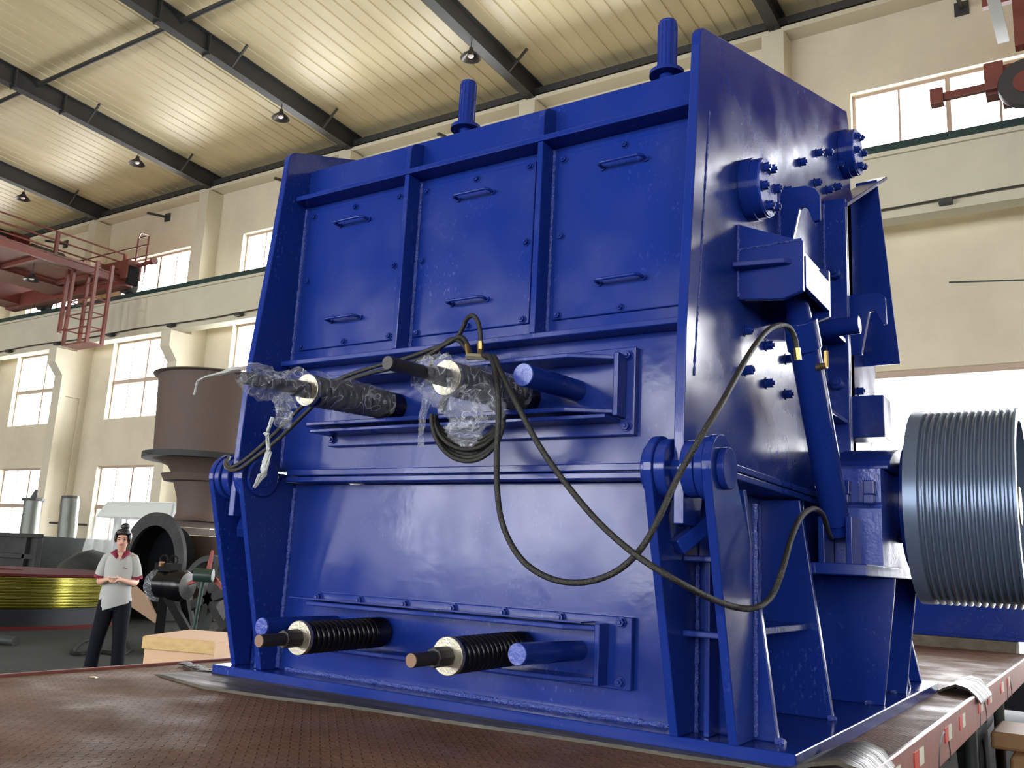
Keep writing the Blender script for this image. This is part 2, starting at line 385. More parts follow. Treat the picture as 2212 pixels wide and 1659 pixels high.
# ribbed ceiling sheet
mb = MB(); rib = PITCH / 17
n = int((XR - XL) / rib) + 1; prof = []
for k in range(n):
    x = XL + k * rib
    prof += [(x, 0), (x + rib - 0.06, 0), (x + rib - 0.045, 0.03), (x + rib - 0.015, 0.03)]
for ya, yb in ((WALLY, RIDGE_Y), (RIDGE_Y, FRONTY)):
    vs = []; fs = []
    for (x, dz) in prof: vs += [(x, ya, roofz(ya) + dz), (x, yb, roofz(yb) + dz)]
    for i in range(len(prof) - 1): fs.append((2 * i, 2 * i + 1, 2 * i + 3, 2 * i + 2))
    mb.add(vs, fs)
mb.box(XL - 0.3, XR + 0.3, FRONTY - 0.3, RIDGE_Y, roofz(RIDGE_Y) + 0.1, roofz(RIDGE_Y) + 0.2); mb.box(XL - 0.3, XR + 0.3, RIDGE_Y, WALLY + 0.3, roofz(RIDGE_Y) + 0.1, roofz(RIDGE_Y) + 0.2)
struct('ceiling', mb, ceilm)
tn = 0
colx = [-29.84 + PITCH * k for k in range(-3, 9)]             # right face of each column
for R in colx:
    tn += 1; L_ = R - 0.47
    o = MB()
    o.box(L_, R, 16.95, 17.17, FLOOR, 5.5); o.box(L_ + 0.07, R - 0.07, 17.17, 17.72, FLOOR, 5.5); o.box(L_, R, 17.72, WALLY, FLOOR, 5.5)
    o.prism([(WALLY, 5.5), (16.95, 5.5), (16.95, 6.2), (16.62, 6.62), (16.62, 7.12), (WALLY, 7.12)], 'x', L_, R)
    o.box(L_ + 0.002, R - 0.002, 17.36, WALLY - 0.002, 7.1, 12.0)
    struct('trim_%d' % tn, o, colm, origin=(R - 0.23, 17.4, FLOOR))
# crane runway beam with its green rail
tn += 1; o = MB().box(XL, XR, 16.76, 17.0, 7.18, 8.44); o.box(XL, XR, 16.70, 17.1, 7.13, 7.21); o.box(XL, XR, 16.70, 17.1, 8.38, 8.46)
rb = struct('trim_%d' % tn, o, beamm, origin=(-20, 16.9, 7.18))
MB().box(XL, XR, 16.76, 16.92, 8.44, 8.64).build('crane_rail', greenp, rb)
for k in range(12):
    x = -36.6 + PITCH * k * 0.5 + 0.4
    MB().box(x, x + 0.22, 16.55, 16.70, 7.2, 7.30).build('cable_clamp', darksteel, rb)
mb = MB(); mb.tube(spline([(XL + i * 3.1, 16.68, 7.30 + (0.05 if i % 2 else 0)) for i in range(23)], 4), 0.02, n=5); mb.build('runway_cable', darksteel, rb)
# eave member
tn += 1; struct('trim_%d' % tn, MB().box(XL, XR, 17.62, WALLY, 12.28, 12.46), darksteel)
tn += 1; struct('trim_%d' % tn, MB().box(XL, XR, 17.5, WALLY, 12.05, 12.16), colm)
# rafters
for R in colx[:-1]:
    x = R - 0.25 if False else R - 0.22
    tn += 1; o = MB()
    def rz(y): return roofz(y) - 0.52
    for ya, yb in ((17.9, RIDGE_Y), (RIDGE_Y, FRONTY + 0.05)):
        def slab(xa, xb, d0, d1):
            o.add([(xa, ya, roofz(ya) - d0), (xb, ya, roofz(ya) - d0), (xb, yb, roofz(yb) - d0), (xa, yb, roofz(yb) - d0),
                   (xa, ya, roofz(ya) - d1), (xb, ya, roofz(ya) - d1), (xb, yb, roofz(yb) - d1), (xa, yb, roofz(yb) - d1)],
                  [(0, 1, 2, 3), (7, 6, 5, 4), (0, 4, 5, 1), (1, 5, 6, 2), (2, 6, 7, 3), (3, 7, 4, 0)])
        slab(x - 0.13, x + 0.13, 0.50, 0.52); slab(x - 0.02, x + 0.02, 0.02, 0.50); slab(x - 0.13, x + 0.13, 0.0, 0.02)
    r = struct('trim_%d' % tn, o, darksteel, origin=(x, 17.5, 12.1))
    for y in (16.3, 13.1, 9.9, 6.7):
        MB().bar((x + 0.1, y, roofz(y) - 0.5), (x + 0.62, y, roofz(y) - 0.03), 0.05).build('brace', darksteel, r)
    for y in (12.4, 11.0):
        MB().box(x - 0.12, x + 0.12, y - 0.02, y + 0.02, roofz(y) - 0.56, roofz(y) - 0.03).build('splice_plate', darksteel, r)
tn += 1; o = MB(); o.cyl((XL, 11.6, roofz(11.6) - 0.14), (XR, 11.6, roofz(11.6) - 0.14), 0.06, n=10)
struct('trim_%d' % tn, o, darksteel, smooth=True)
# wall brackets near the eave
for k, lab in ((-1, 'dark steel wall bracket seen through the red crane railing, under the eave'), (0, 'dark steel wall bracket under the eave, above the upper window right of the red crane'),
               (1, 'dark steel wall bracket under the eave, touching the left outline of the blue machine'), (2, 'small dark wall bracket just left of the left lifting post'), (4, 'rusty wall bracket with a plate, hanging high on the wall above the right upper window')):
    x = -26.5 + PITCH * k
    o = MB(); o.bar((x, WALLY, 11.75), (x, WALLY - 0.8, 11.62), 0.07); o.box(x - 0.13, x + 0.13, WALLY - 0.05, WALLY, 11.6, 11.88)
    tag(o.build('wall_bracket', darksteel, origin=(x, WALLY, 11.7)), lab, 'bracket', 'wall brackets under the eave')

# hanging high-bay lamps
def lamp(x, y, z, label, drop=0.28):
    t = thing('high_bay_lamp', (x, y, z), label, 'lamp')
    o = MB(); o.cyl((x, y, z), (x, y, z - drop), 0.012, n=8); o.cyl((x, y, z - drop), (x, y, z - drop - 0.07), 0.05, n=16); o.build('stem', darksteel, t)
    zt = z - drop - 0.05
    MB().lathe([(0, 0.05), (0.06, 0.09), (0.14, 0.19), (0.2, 0.235), (0.21, 0.24), (0.2, 0.225), (0.14, 0.18), (0.06, 0.08), (0.01, 0.04)], (x, y, zt), (0, 0, -1), n=28).build('lamp_shade', lampshade, t, smooth=True)
    MB().lathe([(0.03, 0.03), (0.08, 0.06), (0.16, 0.075), (0.19, 0.05), (0.2, 0.0)], (x, y, zt), (0, 0, -1), n=16).build('bulb', bulbm, t, smooth=True)
    return t
lampshade = mat('lamp_shade_metal', (0.10, 0.09, 0.085), 0.35, metal=0.6)
LG = 'high-bay lamps under the roof beams'
for px, py, R, lab in ((1017, 118, -11.26, 'conical high-bay lamp above the left lifting post of the machine'),
                        (607, 246, -17.46, 'conical high-bay lamp just above the top left corner of the blue machine'),
                        (297, 343, -23.66, 'conical high-bay lamp hanging from the second roof beam from the left'),
                        (51, 418, -29.86, 'conical high-bay lamp at the far left, over the red crane railing'),
                        (125, -25, -17.46, 'high-bay lamp cut by the top edge of the photo near its left corner')):
    q = P(px, py, 'x', R - 0.22); lamp(R - 0.22, q.y, roofz(q.y) - 0.51, lab, 0.14)['group'] = LG

# ------------------------------------------------------------------ the blue crusher on the trailer
class Beads:                                # weld runs, each one a part of its own
    def __init__(s): s.l = []
def wbead(o, p0, p1, r=0.008):
    o.l.append((p0, p1, r))
def beads(o):
    for p0, p1, r in o.l:
        b = MB(); wbead_mesh(b, p0, p1, r); b.build('weld_bead', weldm, crusher, smooth=True)
XC = -2.185
crusher = thing('impact_crusher', (XC, 4.2, 0.0), 'huge glossy blue steel impact crusher standing on the trailer', 'crusher')
def part(name, mb, m=blue, parent=None, bevel=0.004, smooth=False, **k):
    return mb.build(name, m, parent or crusher, bevel=bevel, smooth=smooth, **k)
part('base_plate', MB().box(-3.445, -0.815, 2.855, 5.56, 0.0, 0.05))
# lower housing
part('front_wall', MB().box(-3.16, -1.21, 2.985, 3.015, 0.05, 0.876))
part('back_wall', MB().box(-3.16, -1.21, 5.2, 5.23, 0.05, 0.876))
for s in (-1, 1):
    xi = XC + s * 0.975; xo = XC + s * 1.005
    lug = [(2.84, 0.05), (2.595, 0.88)]
    dy = 0.075 if s < 0 else 0.0; eg = 1.235 if s < 0 else 9.0
    cyl_y, cyl_z, rr = 2.70 + dy, 0.886, 0.108
    poly = [(2.835 + dy, 0.05)] + [(cyl_y + rr * math.cos(a), cyl_z + rr * math.sin(a)) for a in [PI + 0.12 - k * (PI - 0.02) / 14 for k in range(15)]] + [(2.99, 0.62), (2.99, 0.05)]
    full = [(2.835 + dy * 0.7, 0.05)] + [(cyl_y + rr * math.cos(a), cyl_z + rr * math.sin(a)) for a in [PI + 0.12 - k * (PI - 0.02) / 14 for k in range(15)]] + [(2.93, 0.876), (5.23, 0.876), (5.23, 0.05)]
    part('side_wall', MB().prism(full, 'x', xi, xo))
    part('hinge_lug', MB().prism(poly, 'x', XC + s * 1.17, XC + s * 1.20))
    part('pivot_disc', MB().cyl((XC + s * 0.975, cyl_y, cyl_z), (XC + s * 0.955, cyl_y, cyl_z), 0.085, n=36), smooth=True)
    # upright ribs across the side wall (XZ plates)
    def rib(y, pts, th=0.025):
        part('side_rib', MB().prism([(XC + s * min(a, eg), z) for a, z in pts], 'y', y, y + th))
    rib(3.0, [(1.005, 0.05), (1.275, 0.05), (1.165, 0.85), (1.005, 0.85)])
    rib(3.65, [(1.005, 0.05), (1.285, 0.05), (1.170, 0.87), (1.005, 0.87)])
    rib(5.48, [(1.005, 0.05), (1.30, 0.05), (1.17, 0.70), (1.005, 0.70)])
    rib(4.26, [(1.005, 0.05), (1.345, 0.05), (1.40, 0.52), (1.405, 0.585), (1.005, 0.585)])
    rib(4.80, [(1.005, 0.05), (1.340, 0.05), (1.395, 0.50), (1.405, 0.585), (1.005, 0.585)])
    rib(5.15, [(1.005, 0.05), (1.30, 0.05), (1.18, 0.585), (1.005, 0.585)])
    part('stiffener', MB().box(XC + s * (1.06 if s > 0 else 1.03), XC + s * (1.08 if s > 0 else 1.05), 2.91, 3.0, 0.05, 0.62))
    for z in (0.36, 0.60):
        part('gusset', MB().box(xo, XC + s * 1.17, 2.86 + dy, 2.99, z, z + 0.02))
    part('gusset', MB().box(xo, XC + s * 1.20, 3.03, 3.64, 0.37, 0.395))
    part('stop_block', MB().bar((XC + s * 1.03, 2.75, 0.64), (XC + s * 1.12, 2.86, 0.75), 0.05))
    part('bearing_platform', MB().box(xo, XC + s * 1.41, 3.69, 5.2, 0.585, 0.63))
    # hinge joint flange on the side of the box
    part('joint_flange', MB().box(xo, XC + s * 1.16, 2.93, 5.2, 0.878, 0.902))
    part('joint_flange', MB().box(XC + s * 1.085, XC + s * 1.16, 2.93, 5.0, 0.906, 0.93))
    # pivot
    o = MB(); o.cyl((XC + s * 1.005, cyl_y, cyl_z), (XC + s * 1.045, cyl_y, cyl_z), 0.098, n=36); o.cyl((XC + s * 1.09, cyl_y, cyl_z), (XC + s * 1.135, cyl_y, cyl_z), 0.092, n=36)
    o.cyl((XC + s * 1.14, cyl_y, cyl_z), (XC + s * 1.17, cyl_y, cyl_z), 0.102, n=36); part('pivot_boss', o, smooth=True)
    o = MB(); o.cyl((XC + s * 0.945, cyl_y, cyl_z), (XC + s * 1.20, cyl_y, cyl_z), 0.045, n=28); o.cyl((XC + s * 1.20, cyl_y, cyl_z), (XC + s * 1.225, cyl_y, cyl_z), 0.066, n=36); part('pivot_pin', o, smooth=True)
    o = Beads()
    wbead(o, (XC + s * 1.203, 2.995, 0.06), (XC + s * 1.203, 2.995, 0.80), 0.009); wbead(o, (xo + s * 0.002, 2.982, 0.05), (xo + s * 0.002, 2.982, 0.62), 0.009)
    wbead(o, (xi - s * 0.006, 2.978, 0.06), (xi - s * 0.006, 2.978, 0.86), 0.011); wbead(o, (XC + s * 1.058, 2.99, 0.06), (XC + s * 1.058, 2.99, 0.6), 0.007)
    wbead(o, (xo + s * 0.004, 3.645, 0.06), (xo + s * 0.004, 3.645, 0.85), 0.008)
    for y in (2.992, 3.642, 4.252, 4.792): wbead(o, (XC + s * min(1.27, eg - .03), y, 0.055), (XC + s * min(1.30, eg), y, 0.055), 0.012)
    beads(o)
o = Beads(); wbead(o, (-3.1, 2.978, 0.056), (-1.25, 2.978, 0.056), 0.010); beads(o)
# front joint flanges
part('front_flange', MB().box(-3.12, -1.25, 2.885, 2.985, 0.878, 0.902)); part('front_flange', MB().box(-3.12, -1.25, 2.885, 2.985, 0.906, 0.934))
# upper housing
SX = (1.050, 1.085)
top = [(2.665, 0.71), (2.662, 1.0), (2.672, 1.35), (2.735, 2.0), (2.768, 2.42)]
cc = (2.828, 2.448)
top += [(cc[0] + 0.06 * math.cos(a), cc[1] + 0.06 * math.sin(a)) for a in (PI, PI * .85, PI * .7, PI * .6)]
top += [(5.03, 3.235), (5.09, 3.12), (5.05, 0.935), (2.86, 0.935), (2.80, 0.71)]
for s in (-1, 1):
    part('side_plate', MB().prism([(y + (0.04 if s < 0 and y < 3 else 0), z) for y, z in top], 'x', XC + s * SX[0], XC + s * SX[1]), blue)
part('upper_front_wall', MB().box(XC - 1.05, XC + 1.05, 2.955, 2.985, 0.935, 2.445))
part('roof_plate', MB().prism([(2.985, 2.40), (5.0, 3.05), (5.0, 3.08), (2.985, 2.43)], 'x', XC - 1.05, XC + 1.05))
part('upper_back_wall', MB().box(XC - 1.05, XC + 1.05, 4.97, 5.0, 0.935, 3.05))
part('ledge', MB().box(XC - 1.03, XC + 1.05, 2.86, 2.955, 2.248, 2.272))
part('ledge', MB().box(XC - 1.02, XC + 1.03, 2.86, 2.955, 1.42, 1.444))
for x in (-2.515, -1.817):
    part('panel_divider', MB().prism([(2.955, 1.444), (2.863, 1.444), (2.863, 2.248), (2.955, 2.248)], 'x', x - 0.013, x + 0.013))
    part('panel_divider', MB().prism([(2.955, 2.272), (2.863, 2.272), (2.863, 2.36), (2.872, 2.39), (2.90, 2.41), (2.955, 2.425)], 'x', x - 0.013, x + 0.013))
o = Beads()
for x in (-3.232, -2.530, -2.500, -1.832, -1.802, -1.139): wbead(o, (x, 2.952, 1.45), (x, 2.952, 2.24), 0.008)
wbead(o, (-3.232, 2.952, 0.95), (-3.232, 2.952, 1.41), 0.008); wbead(o, (-1.139, 2.952, 0.95), (-1.139, 2.952, 1.41), 0.008)
beads(o)
o = Beads(); wbead(o, (-1.099, 2.74, 1.2), (-1.099, 2.86, 2.2), 0.0032); wbead(o, (-3.2, 2.952, 2.276), (-1.15, 2.952, 2.276), 0.006); beads(o)

def bolt_mb(o, p, d, r=0.016, h=0.02):
    p = Vector(p); d = Vector(d).normalized()
    o.cyl(p, p + d * 0.004, r * 1.35, n=18); o.cyl(p + d * 0.004, p + d * (0.004 + h), r * 1.08, n=6); o.cyl(p, p + d * (h + 0.010), r * 0.5, n=10)
    return o
def bolts(parent, pts, d, r=0.016, h=0.016, m=blue):
    for q in pts: bolt_mb(MB(), q, d, r, h).build('bolt', m, parent, bevel=0.0015, smooth=True)
for x in (XC - 0.705, XC, XC + 0.708):
    pn = part('inspection_panel', MB().box(x - 0.30, x + 0.30, 2.943, 2.955, 1.512, 2.214))
    bolts(pn, [(x + dx, 2.943, z) for dx, z in ((-0.272, 1.528), (0, 1.53), (0.272, 1.53), (-0.272, 1.856), (0.272, 1.858), (-0.272, 2.186), (0, 2.190), (0.272, 2.190))], (0, -1, 0), 0.012, 0.012)
    for z in (2.112, 1.636):
        pts = [(x - 0.092, 2.945, z), (x - 0.092, 2.905, z), (x - 0.080, 2.893, z), (x + 0.080, 2.893, z), (x + 0.092, 2.905, z), (x + 0.092, 2.945, z)]
        oo = MB(); oo.tube(pts, 0.0066, n=10); oo.cyl((x - 0.092, 2.945, z), (x - 0.092, 2.935, z), 0.013, n=10); oo.cyl((x + 0.092, 2.945, z), (x + 0.092, 2.935, z), 0.013, n=10)
        oo.build('handle', blue, pn, smooth=True)
# lifting posts on the roof edge
for x in (-2.345, -1.352):
    o = MB(); o.cyl((x, 3.05, 2.52), (x, 3.05, 2.735), 0.038, n=14); o.cyl((x, 3.05, 2.735), (x, 3.05, 2.745), 0.036, n=14)
    for k in range(14):
        a = 2 * PI * k / 14; o.bar((x + 0.038 * math.cos(a), 3.05 + 0.038 * math.sin(a), 2.53), (x + 0.038 * math.cos(a), 3.05 + 0.038 * math.sin(a), 2.73), 0.004)
    pp = part('lifting_post', o, bevel=0.002)
    o = MB(); o.cyl((x, 3.05, 2.505), (x, 3.05, 2.52), 0.07, n=32); o.cyl((x, 3.05, 2.40), (x, 3.05, 2.505), 0.03, n=16); o.build('flange', blue, pp, smooth=True)

# spring brackets: bolted back plate + channel
def bracket(x0, x1, z0, z1, yb, cx0, cx1, c0, c1, yf, cham, bz, upper):
    bp = part('spring_bracket', MB().box(x0, x1, yb, yb + 0.03, z0, z1), bluedust if False else blue)
    t = 0.018
    for z in (c1, c0):
        o = MB().prism([(cx0, yb), (cx0, yf + 0.02), (cx0 + 0.02, yf), (cx1 - cham, yf), (cx1, yf + cham * 0.6), (cx1, yb)], 'z', z - t, z)
        o.build('channel_flange', blue, bp, bevel=0.004)
    MB().box(cx1, cx1 + 0.02, yf + cham * 0.6 - 0.01, yb, c0 - t - 0.01, c1 + 0.008).build('channel_end', blue, bp, bevel=0.004)
    bolts(bp, bz, (0, -1, 0), 0.015, 0.014)
    return bp
ub = bracket(-2.915, -1.40, 1.04, 1.368, 2.925, -2.93, -1.455, 1.128, 1.328, 2.775, 0.15, [(-1.43, 2.925, 1.335), (-1.43, 2.925, 1.072), (-2.885, 2.925, 1.07), (-2.885, 2.925, 1.335)], True)
MB().box(-2.91, -1.455, 2.80, 2.925, 1.085, 1.100).build('channel_flange', blue, ub, bevel=0.003)
lb = bracket(-2.94, -1.405, 0.154, 0.400, 2.955, -2.89, -1.515, 0.192, 0.366, 2.835, 0.10,
             [(x, 2.955, 0.381) for x in (-2.915, -2.673, -2.425, -2.18, -1.94, -1.69, -1.445)] + [(-1.445, 2.955, 0.18), (-2.915, 2.955, 0.18)], False)
MB().box(-2.99, -1.55, 2.85, 2.955, 0.372, 0.378).build('cover_strip', blue, lb, bevel=0.001)

def spring_unit(x, z, yb, yw, yt, droop, wrapped):
    def ax(y): return Vector((x, y, z + (y - yb) * droop))
    col = part('tension_rod', MB().cyl(ax(yb + 0.05), ax(yt), 0.0225, n=24), rodm, smooth=True, bevel=0.002)
    MB().cyl(ax(yw), ax(yw - 0.075), 0.033, n=8).build('nut', rodm, col, bevel=0.002)
    MB().cyl(ax(yt), ax(yt - 0.002), 0.0215, n=24).build('rod_end', rodm if wrapped else rodend, col)
    MB().cyl(ax(yw), ax(yw + 0.018), 0.0625, n=48).build('washer', steel, col, bevel=0.002, smooth=True)
    turns = 13; pts = []
    L0, L1 = yw + 0.03, yb - 0.005
    d = (ax(L1) - ax(L0)).normalized(); d, u, v = frame_of(d)
    N_ = turns * 22
    for i in range(N_ + 1):
        a = 2 * PI * turns * i / N_
        pts.append(ax(L0).lerp(ax(L1), i / N_) + (u * math.cos(a) + v * math.sin(a)) * 0.050)
    o = MB(); o.tube(pts, 0.0115, n=10); part('coil_spring', o, blackm, bevel=0, smooth=True)
    part('spring_seat', MB().cyl(ax(yw + 0.018), ax(yw + 0.035), 0.061, n=36), blackm, smooth=True, bevel=0.002); part('spring_seat', MB().cyl(ax(yb - 0.02), ax(yb + 0.065), 0.060, n=36), blackm, smooth=True, bevel=0.002)
for x in (-2.530, -1.840): spring_unit(x, 0.261, 2.87, 2.475, 2.290, 0.015, False)
for x in (-2.530, -1.860): spring_unit(x, 1.198, 2.87, 2.397, 2.095, 0.045, True)
for x, z, dr, r in ((-2.806, 0.272, 0.0, 0.036), (-1.612, 0.272, -0.02, 0.036), (-1.641, 1.217, 0.045, 0.041)):
    o = MB(); o.cyl((x, 2.955 if z < 1 else 2.925, z), (x, 2.545, z + (2.545 - 2.9) * dr), r, n=32)
    pn = part('guide_pin', o, smooth=True, bevel=0.003)
    MB().cyl((x, 2.545, z + (2.545 - 2.9) * dr), (x, 2.543, z + (2.543 - 2.9) * dr), r * 0.95, n=32).build('pin_face', bluedust, pn)

# right-hand side fittings
XO = XC + SX[1]
def hub(y, z, r, ln):
    h = part('shaft_hub', MB().cyl((XO, y, z), (XO + ln, y, z), r, n=40), smooth=True, bevel=0.003)
    MB().cyl((XO, y, z), (XO + ln * 0.55, y, z), r * 1.06, n=40).build('hub_ring', blue, h, bevel=0.002, smooth=True)
    MB().cyl((XO + ln, y, z), (XO + ln + 0.008, y, z), r * 0.97, n=40).build('cover', bluedust, h, smooth=True)
    bolts(h, [(XO + ln + 0.008, y + r * 0.72 * math.cos(a), z + r * 0.72 * math.sin(a)) for a in [k * PI / 3 + 0.3 for k in range(6)]], (1, 0, 0), 0.017, 0.022)
hub(3.28, 2.055, 0.118, 0.075); hub(4.92, 2.915, 0.13, 0.075)
bl = [(3.24, 1.475), (3.505, 1.478), (3.771, 1.48), (3.25, 1.323), (3.502, 1.322), (3.766, 1.326), (4.036, 2.497), (4.344, 2.677), (4.551, 2.769), (4.307, 2.502), (3.797, 2.258), (4.535, 2.552), (4.726, 2.645), (4.78, 2.799), (3.95, 2.26)]
for q in bl: part('liner_bolt', bolt_mb(MB(), (XO, *q), (1, 0, 0), 0.018, 0.026), bevel=0.002, smooth=True)
# hanger arm for the hydraulic cylinder
arm = part('cylinder_bracket', MB().prism([(XO, 1.575), (-0.931, 1.557), (-0.856, 1.582), (-0.856, 1.772), (-0.876, 1.778), (XO, 1.875)], 'y', 3.16, 3.185))
MB().prism([(XO, 1.575), (-0.931, 1.557), (-0.856, 1.582), (-0.856, 1.772), (-0.876, 1.778), (XO, 1.875)], 'y', 3.53, 3.555).build('back_cheek', blue, arm, bevel=0.003)
MB().box(XO, -0.885, 3.185, 3.53, 1.755, 1.775).build('top_cover', blue, arm, bevel=0.003)
MB().box(-0.872, -0.852, 3.185, 3.53, 1.60, 1.72).build('end_plate', blue, arm, bevel=0.003)
MB().prism([(XO - 0.0, 3.10), (-0.915, 3.13), (-0.895, 3.16), (XO, 3.16)], 'z', 1.685, 1.705).build('web', blue, arm, bevel=0.003)
o = Beads(); wbead(o, (XO + 0.004, 3.156, 1.58), (XO + 0.004, 3.156, 1.87), 0.007); wbead(o, (XO, 3.158, 1.77), (-0.86, 3.158, 1.775), 0.004); beads(o)
# upright hook plates and split flange
A = [(XO, 2.225), (-0.985, 2.221), (-0.945, 2.20), (-0.925, 2.165), (-0.925, 2.055), (-0.955, 2.05), (-0.975, 2.11), (-0.995, 2.128), (-1.01, 2.12), (-1.048, 1.95), (-1.048, 1.60), (XO, 1.60)]
part('hook_plate', MB().prism(A, 'y', 3.69, 3.715))
part('hook_plate', MB().prism([(XO, 2.0), (-0.88, 1.995), (-0.848, 1.965), (-0.845, 1.83), (-0.862, 1.825), (-0.90, 1.90), (-0.923, 1.90), (-0.966, 1.68), (XO, 1.68)], 'y', 4.62, 4.645))
part('split_flange', MB().box(XO, -0.992, 4.45, 4.475, 0.94, 2.46)); part('split_flange', MB().box(XO, -0.992, 4.48, 4.505, 0.94, 2.46))
o = Beads(); wbead(o, (XO + 0.003, 4.446, 1.0), (XO + 0.003, 4.446, 2.44), 0.008); wbead(o, (XO + 0.003, 3.686, 1.62), (XO + 0.003, 3.686, 2.21), 0.008); beads(o)
part('split_flange', MB().add([(XO, 4.47, 2.44), (-0.985, 4.47, 2.44), (-0.985, 5.55, 3.02), (XO, 5.55, 3.02), (XO, 4.47, 2.415), (-0.985, 4.47, 2.415), (-0.985, 5.55, 2.995), (XO, 5.55, 2.995)],
     [(0, 1, 2, 3), (7, 6, 5, 4), (0, 4, 5, 1), (1, 5, 6, 2), (2, 6, 7, 3), (3, 7, 4, 0)]))
part('rear_wing', MB().prism([(XO - 0.02, 2.90), (-0.998, 2.90), (-0.905, 1.775), (XO - 0.02, 1.775)], 'y', 5.3, 5.32))
part('rear_side_plate', MB().prism([(4.5, 0.94), (5.05, 0.94), (5.55, 1.4), (5.7, 2.3), (5.55, 2.99), (4.5, 2.42)], 'x', XO - 0.03, XO))
for s, yy in ((1, 4.6),):
    part('liner_bolt', bolt_mb(MB(), (XO, 5.1, 2.12), (1, 0, 0), 0.02, 0.026)); part('liner_bolt', bolt_mb(MB(), (XO, 5.1, 1.95), (1, 0, 0), 0.02, 0.026)); part('liner_bolt', bolt_mb(MB(), (XO, 5.15, 1.60), (1, 0, 0), 0.02, 0.026))
for z in (1.70, 1.30): part('clamp_bar', MB().box(XO, -1.0, 4.15, 4.45, z, z + 0.022))
for z in (2.06, 1.5):
    o = MB(); o.cyl((-1.045, 4.45, z), (-1.045, 4.40, z), 0.03, n=24); o.cyl((-1.045, 4.40, z), (-1.045, 4.385, z), 0.018, n=6); part('clamp_bolt', o, smooth=True)
part('tie_bar', MB().cyl((XO, 4.0, 1.655), (-0.842, 4.0, 1.665), 0.04, n=28), smooth=True, bevel=0.003)
part('junction_block', MB().box(-1.07, -0.87, 4.62, 4.80, 1.26, 1.47))
# hydraulic cylinder
p_top = Vector((-0.945, 3.36, 1.66)); p_bot = Vector((-0.935, 3.90, 0.80)); dd = (p_bot - p_top).normalized()
hc = part('hydraulic_cylinder', MB().cyl(p_top + dd * 0.20, p_bot, 0.058, n=36), smooth=True, bevel=0.004)
MB().cyl(p_top + dd * 0.13, p_top + dd * 0.25, 0.066, n=36).build('gland', blue, hc, smooth=True, bevel=0.004)
MB().cyl(p_top, p_top + dd * 0.14, 0.048, n=32).build('piston_rod', blue, hc, smooth=True, bevel=0.002)
MB().cyl(p_bot, p_bot + dd * 0.05, 0.05, n=32).build('end_cap', blue, hc, smooth=True, bevel=0.003)
for dx in (-0.06, 0.05): MB().box(-0.935 + dx, -0.935 + dx + 0.025, 3.84, 4.0, 0.63, 0.82).build('clevis', blue, hc, bevel=0.003)
o = MB(); o.cyl((-0.90, 3.50, 1.37), (-0.86, 3.49, 1.375), 0.013, n=12); o.cyl((-0.862, 3.49, 1.37), (-0.862, 3.485, 1.43), 0.010, n=6); o.build('fitting', brass, hc, smooth=True)
part('rear_web', MB().box(-1.18, -0.80, 5.06, 5.085, 0.63, 1.05)); part('rear_web', MB().box(-1.10, -1.08, 3.95, 5.06, 0.63, 0.935))
# rotor bearing and its pedestal
bp_ = part('bearing_pedestal', MB().prism([(4.05, 0.63), (4.05, 0.87), (4.065, 0.88), (4.065, 0.885), (4.05, 0.895), (4.05, 1.04), (5.04, 1.04), (5.04, 0.63)], 'x', -0.98, -0.785), bluedust)
cap_p = [(4.10, 1.042), (4.10, 1.06)] + [(4.55 + 0.43 * math.cos(a), 1.03 + 0.145 * math.sin(a)) for a in [PI - 0.15 - k * (PI - 0.3) / 12 for k in range(13)]] + [(5.02, 1.06), (5.02, 1.042)]
part('bearing_cap', MB().prism(cap_p, 'x', -1.0, -0.765))
part('bearing_seal', MB().cyl((-1.08, 4.5, 0.93), (-0.735, 4.5, 0.93), 0.185, n=48), smooth=True, bevel=0.004)
for xx in (-0.925, -0.825):
    MB().box(xx - 0.022, xx + 0.022, 4.00, 4.05, 0.925, 0.985).build('lug', blue, bp_, bevel=0.004)
    MB().box(xx - 0.02, xx + 0.02, 3.985, 4.05, 0.885, 0.924).build('nut', blue, bp_, bevel=0.004)
part('rotor_shaft', MB().cyl((-1.1, 4.5, 0.92), (-0.30, 4.5, 0.92), 0.085, n=32), steel, smooth=True)
# grooved flywheel pulley
pr = []; x = 0.0; W = 0.42; Rr = 0.435
pr += [(0, 0.10), (0, Rr - 0.06), (0.0, Rr), (0.05, Rr)]
ng = 13; gw = (W - 0.06) / ng
for k in range(ng):
    a = 0.05 + k * gw; pr += [(a + gw * 0.18, Rr), (a + gw * 0.42, Rr - 0.02), (a + gw * 0.72, Rr - 0.02), (a + gw * 0.96, Rr)]
pr += [(W, Rr), (W, Rr - 0.06), (W - 0.10, Rr - 0.06), (W - 0.10, 0.10)]
pu = part('grooved_pulley', MB().lathe(pr, (-0.705, 4.5, 0.915), (1, 0, 0), n=128, close=True), pulm, smooth=False, bevel=0)
pu.data.polygons.foreach_set('use_smooth', [True] * len(pu.data.polygons)); pu.data.set_sharp_from_angle(angle=math.radians(28))
part('bearing_guard', MB().cyl((-0.745, 4.5, 0.915), (-0.72, 4.5, 0.915), 0.30, n=48), smooth=True, bevel=0.004)

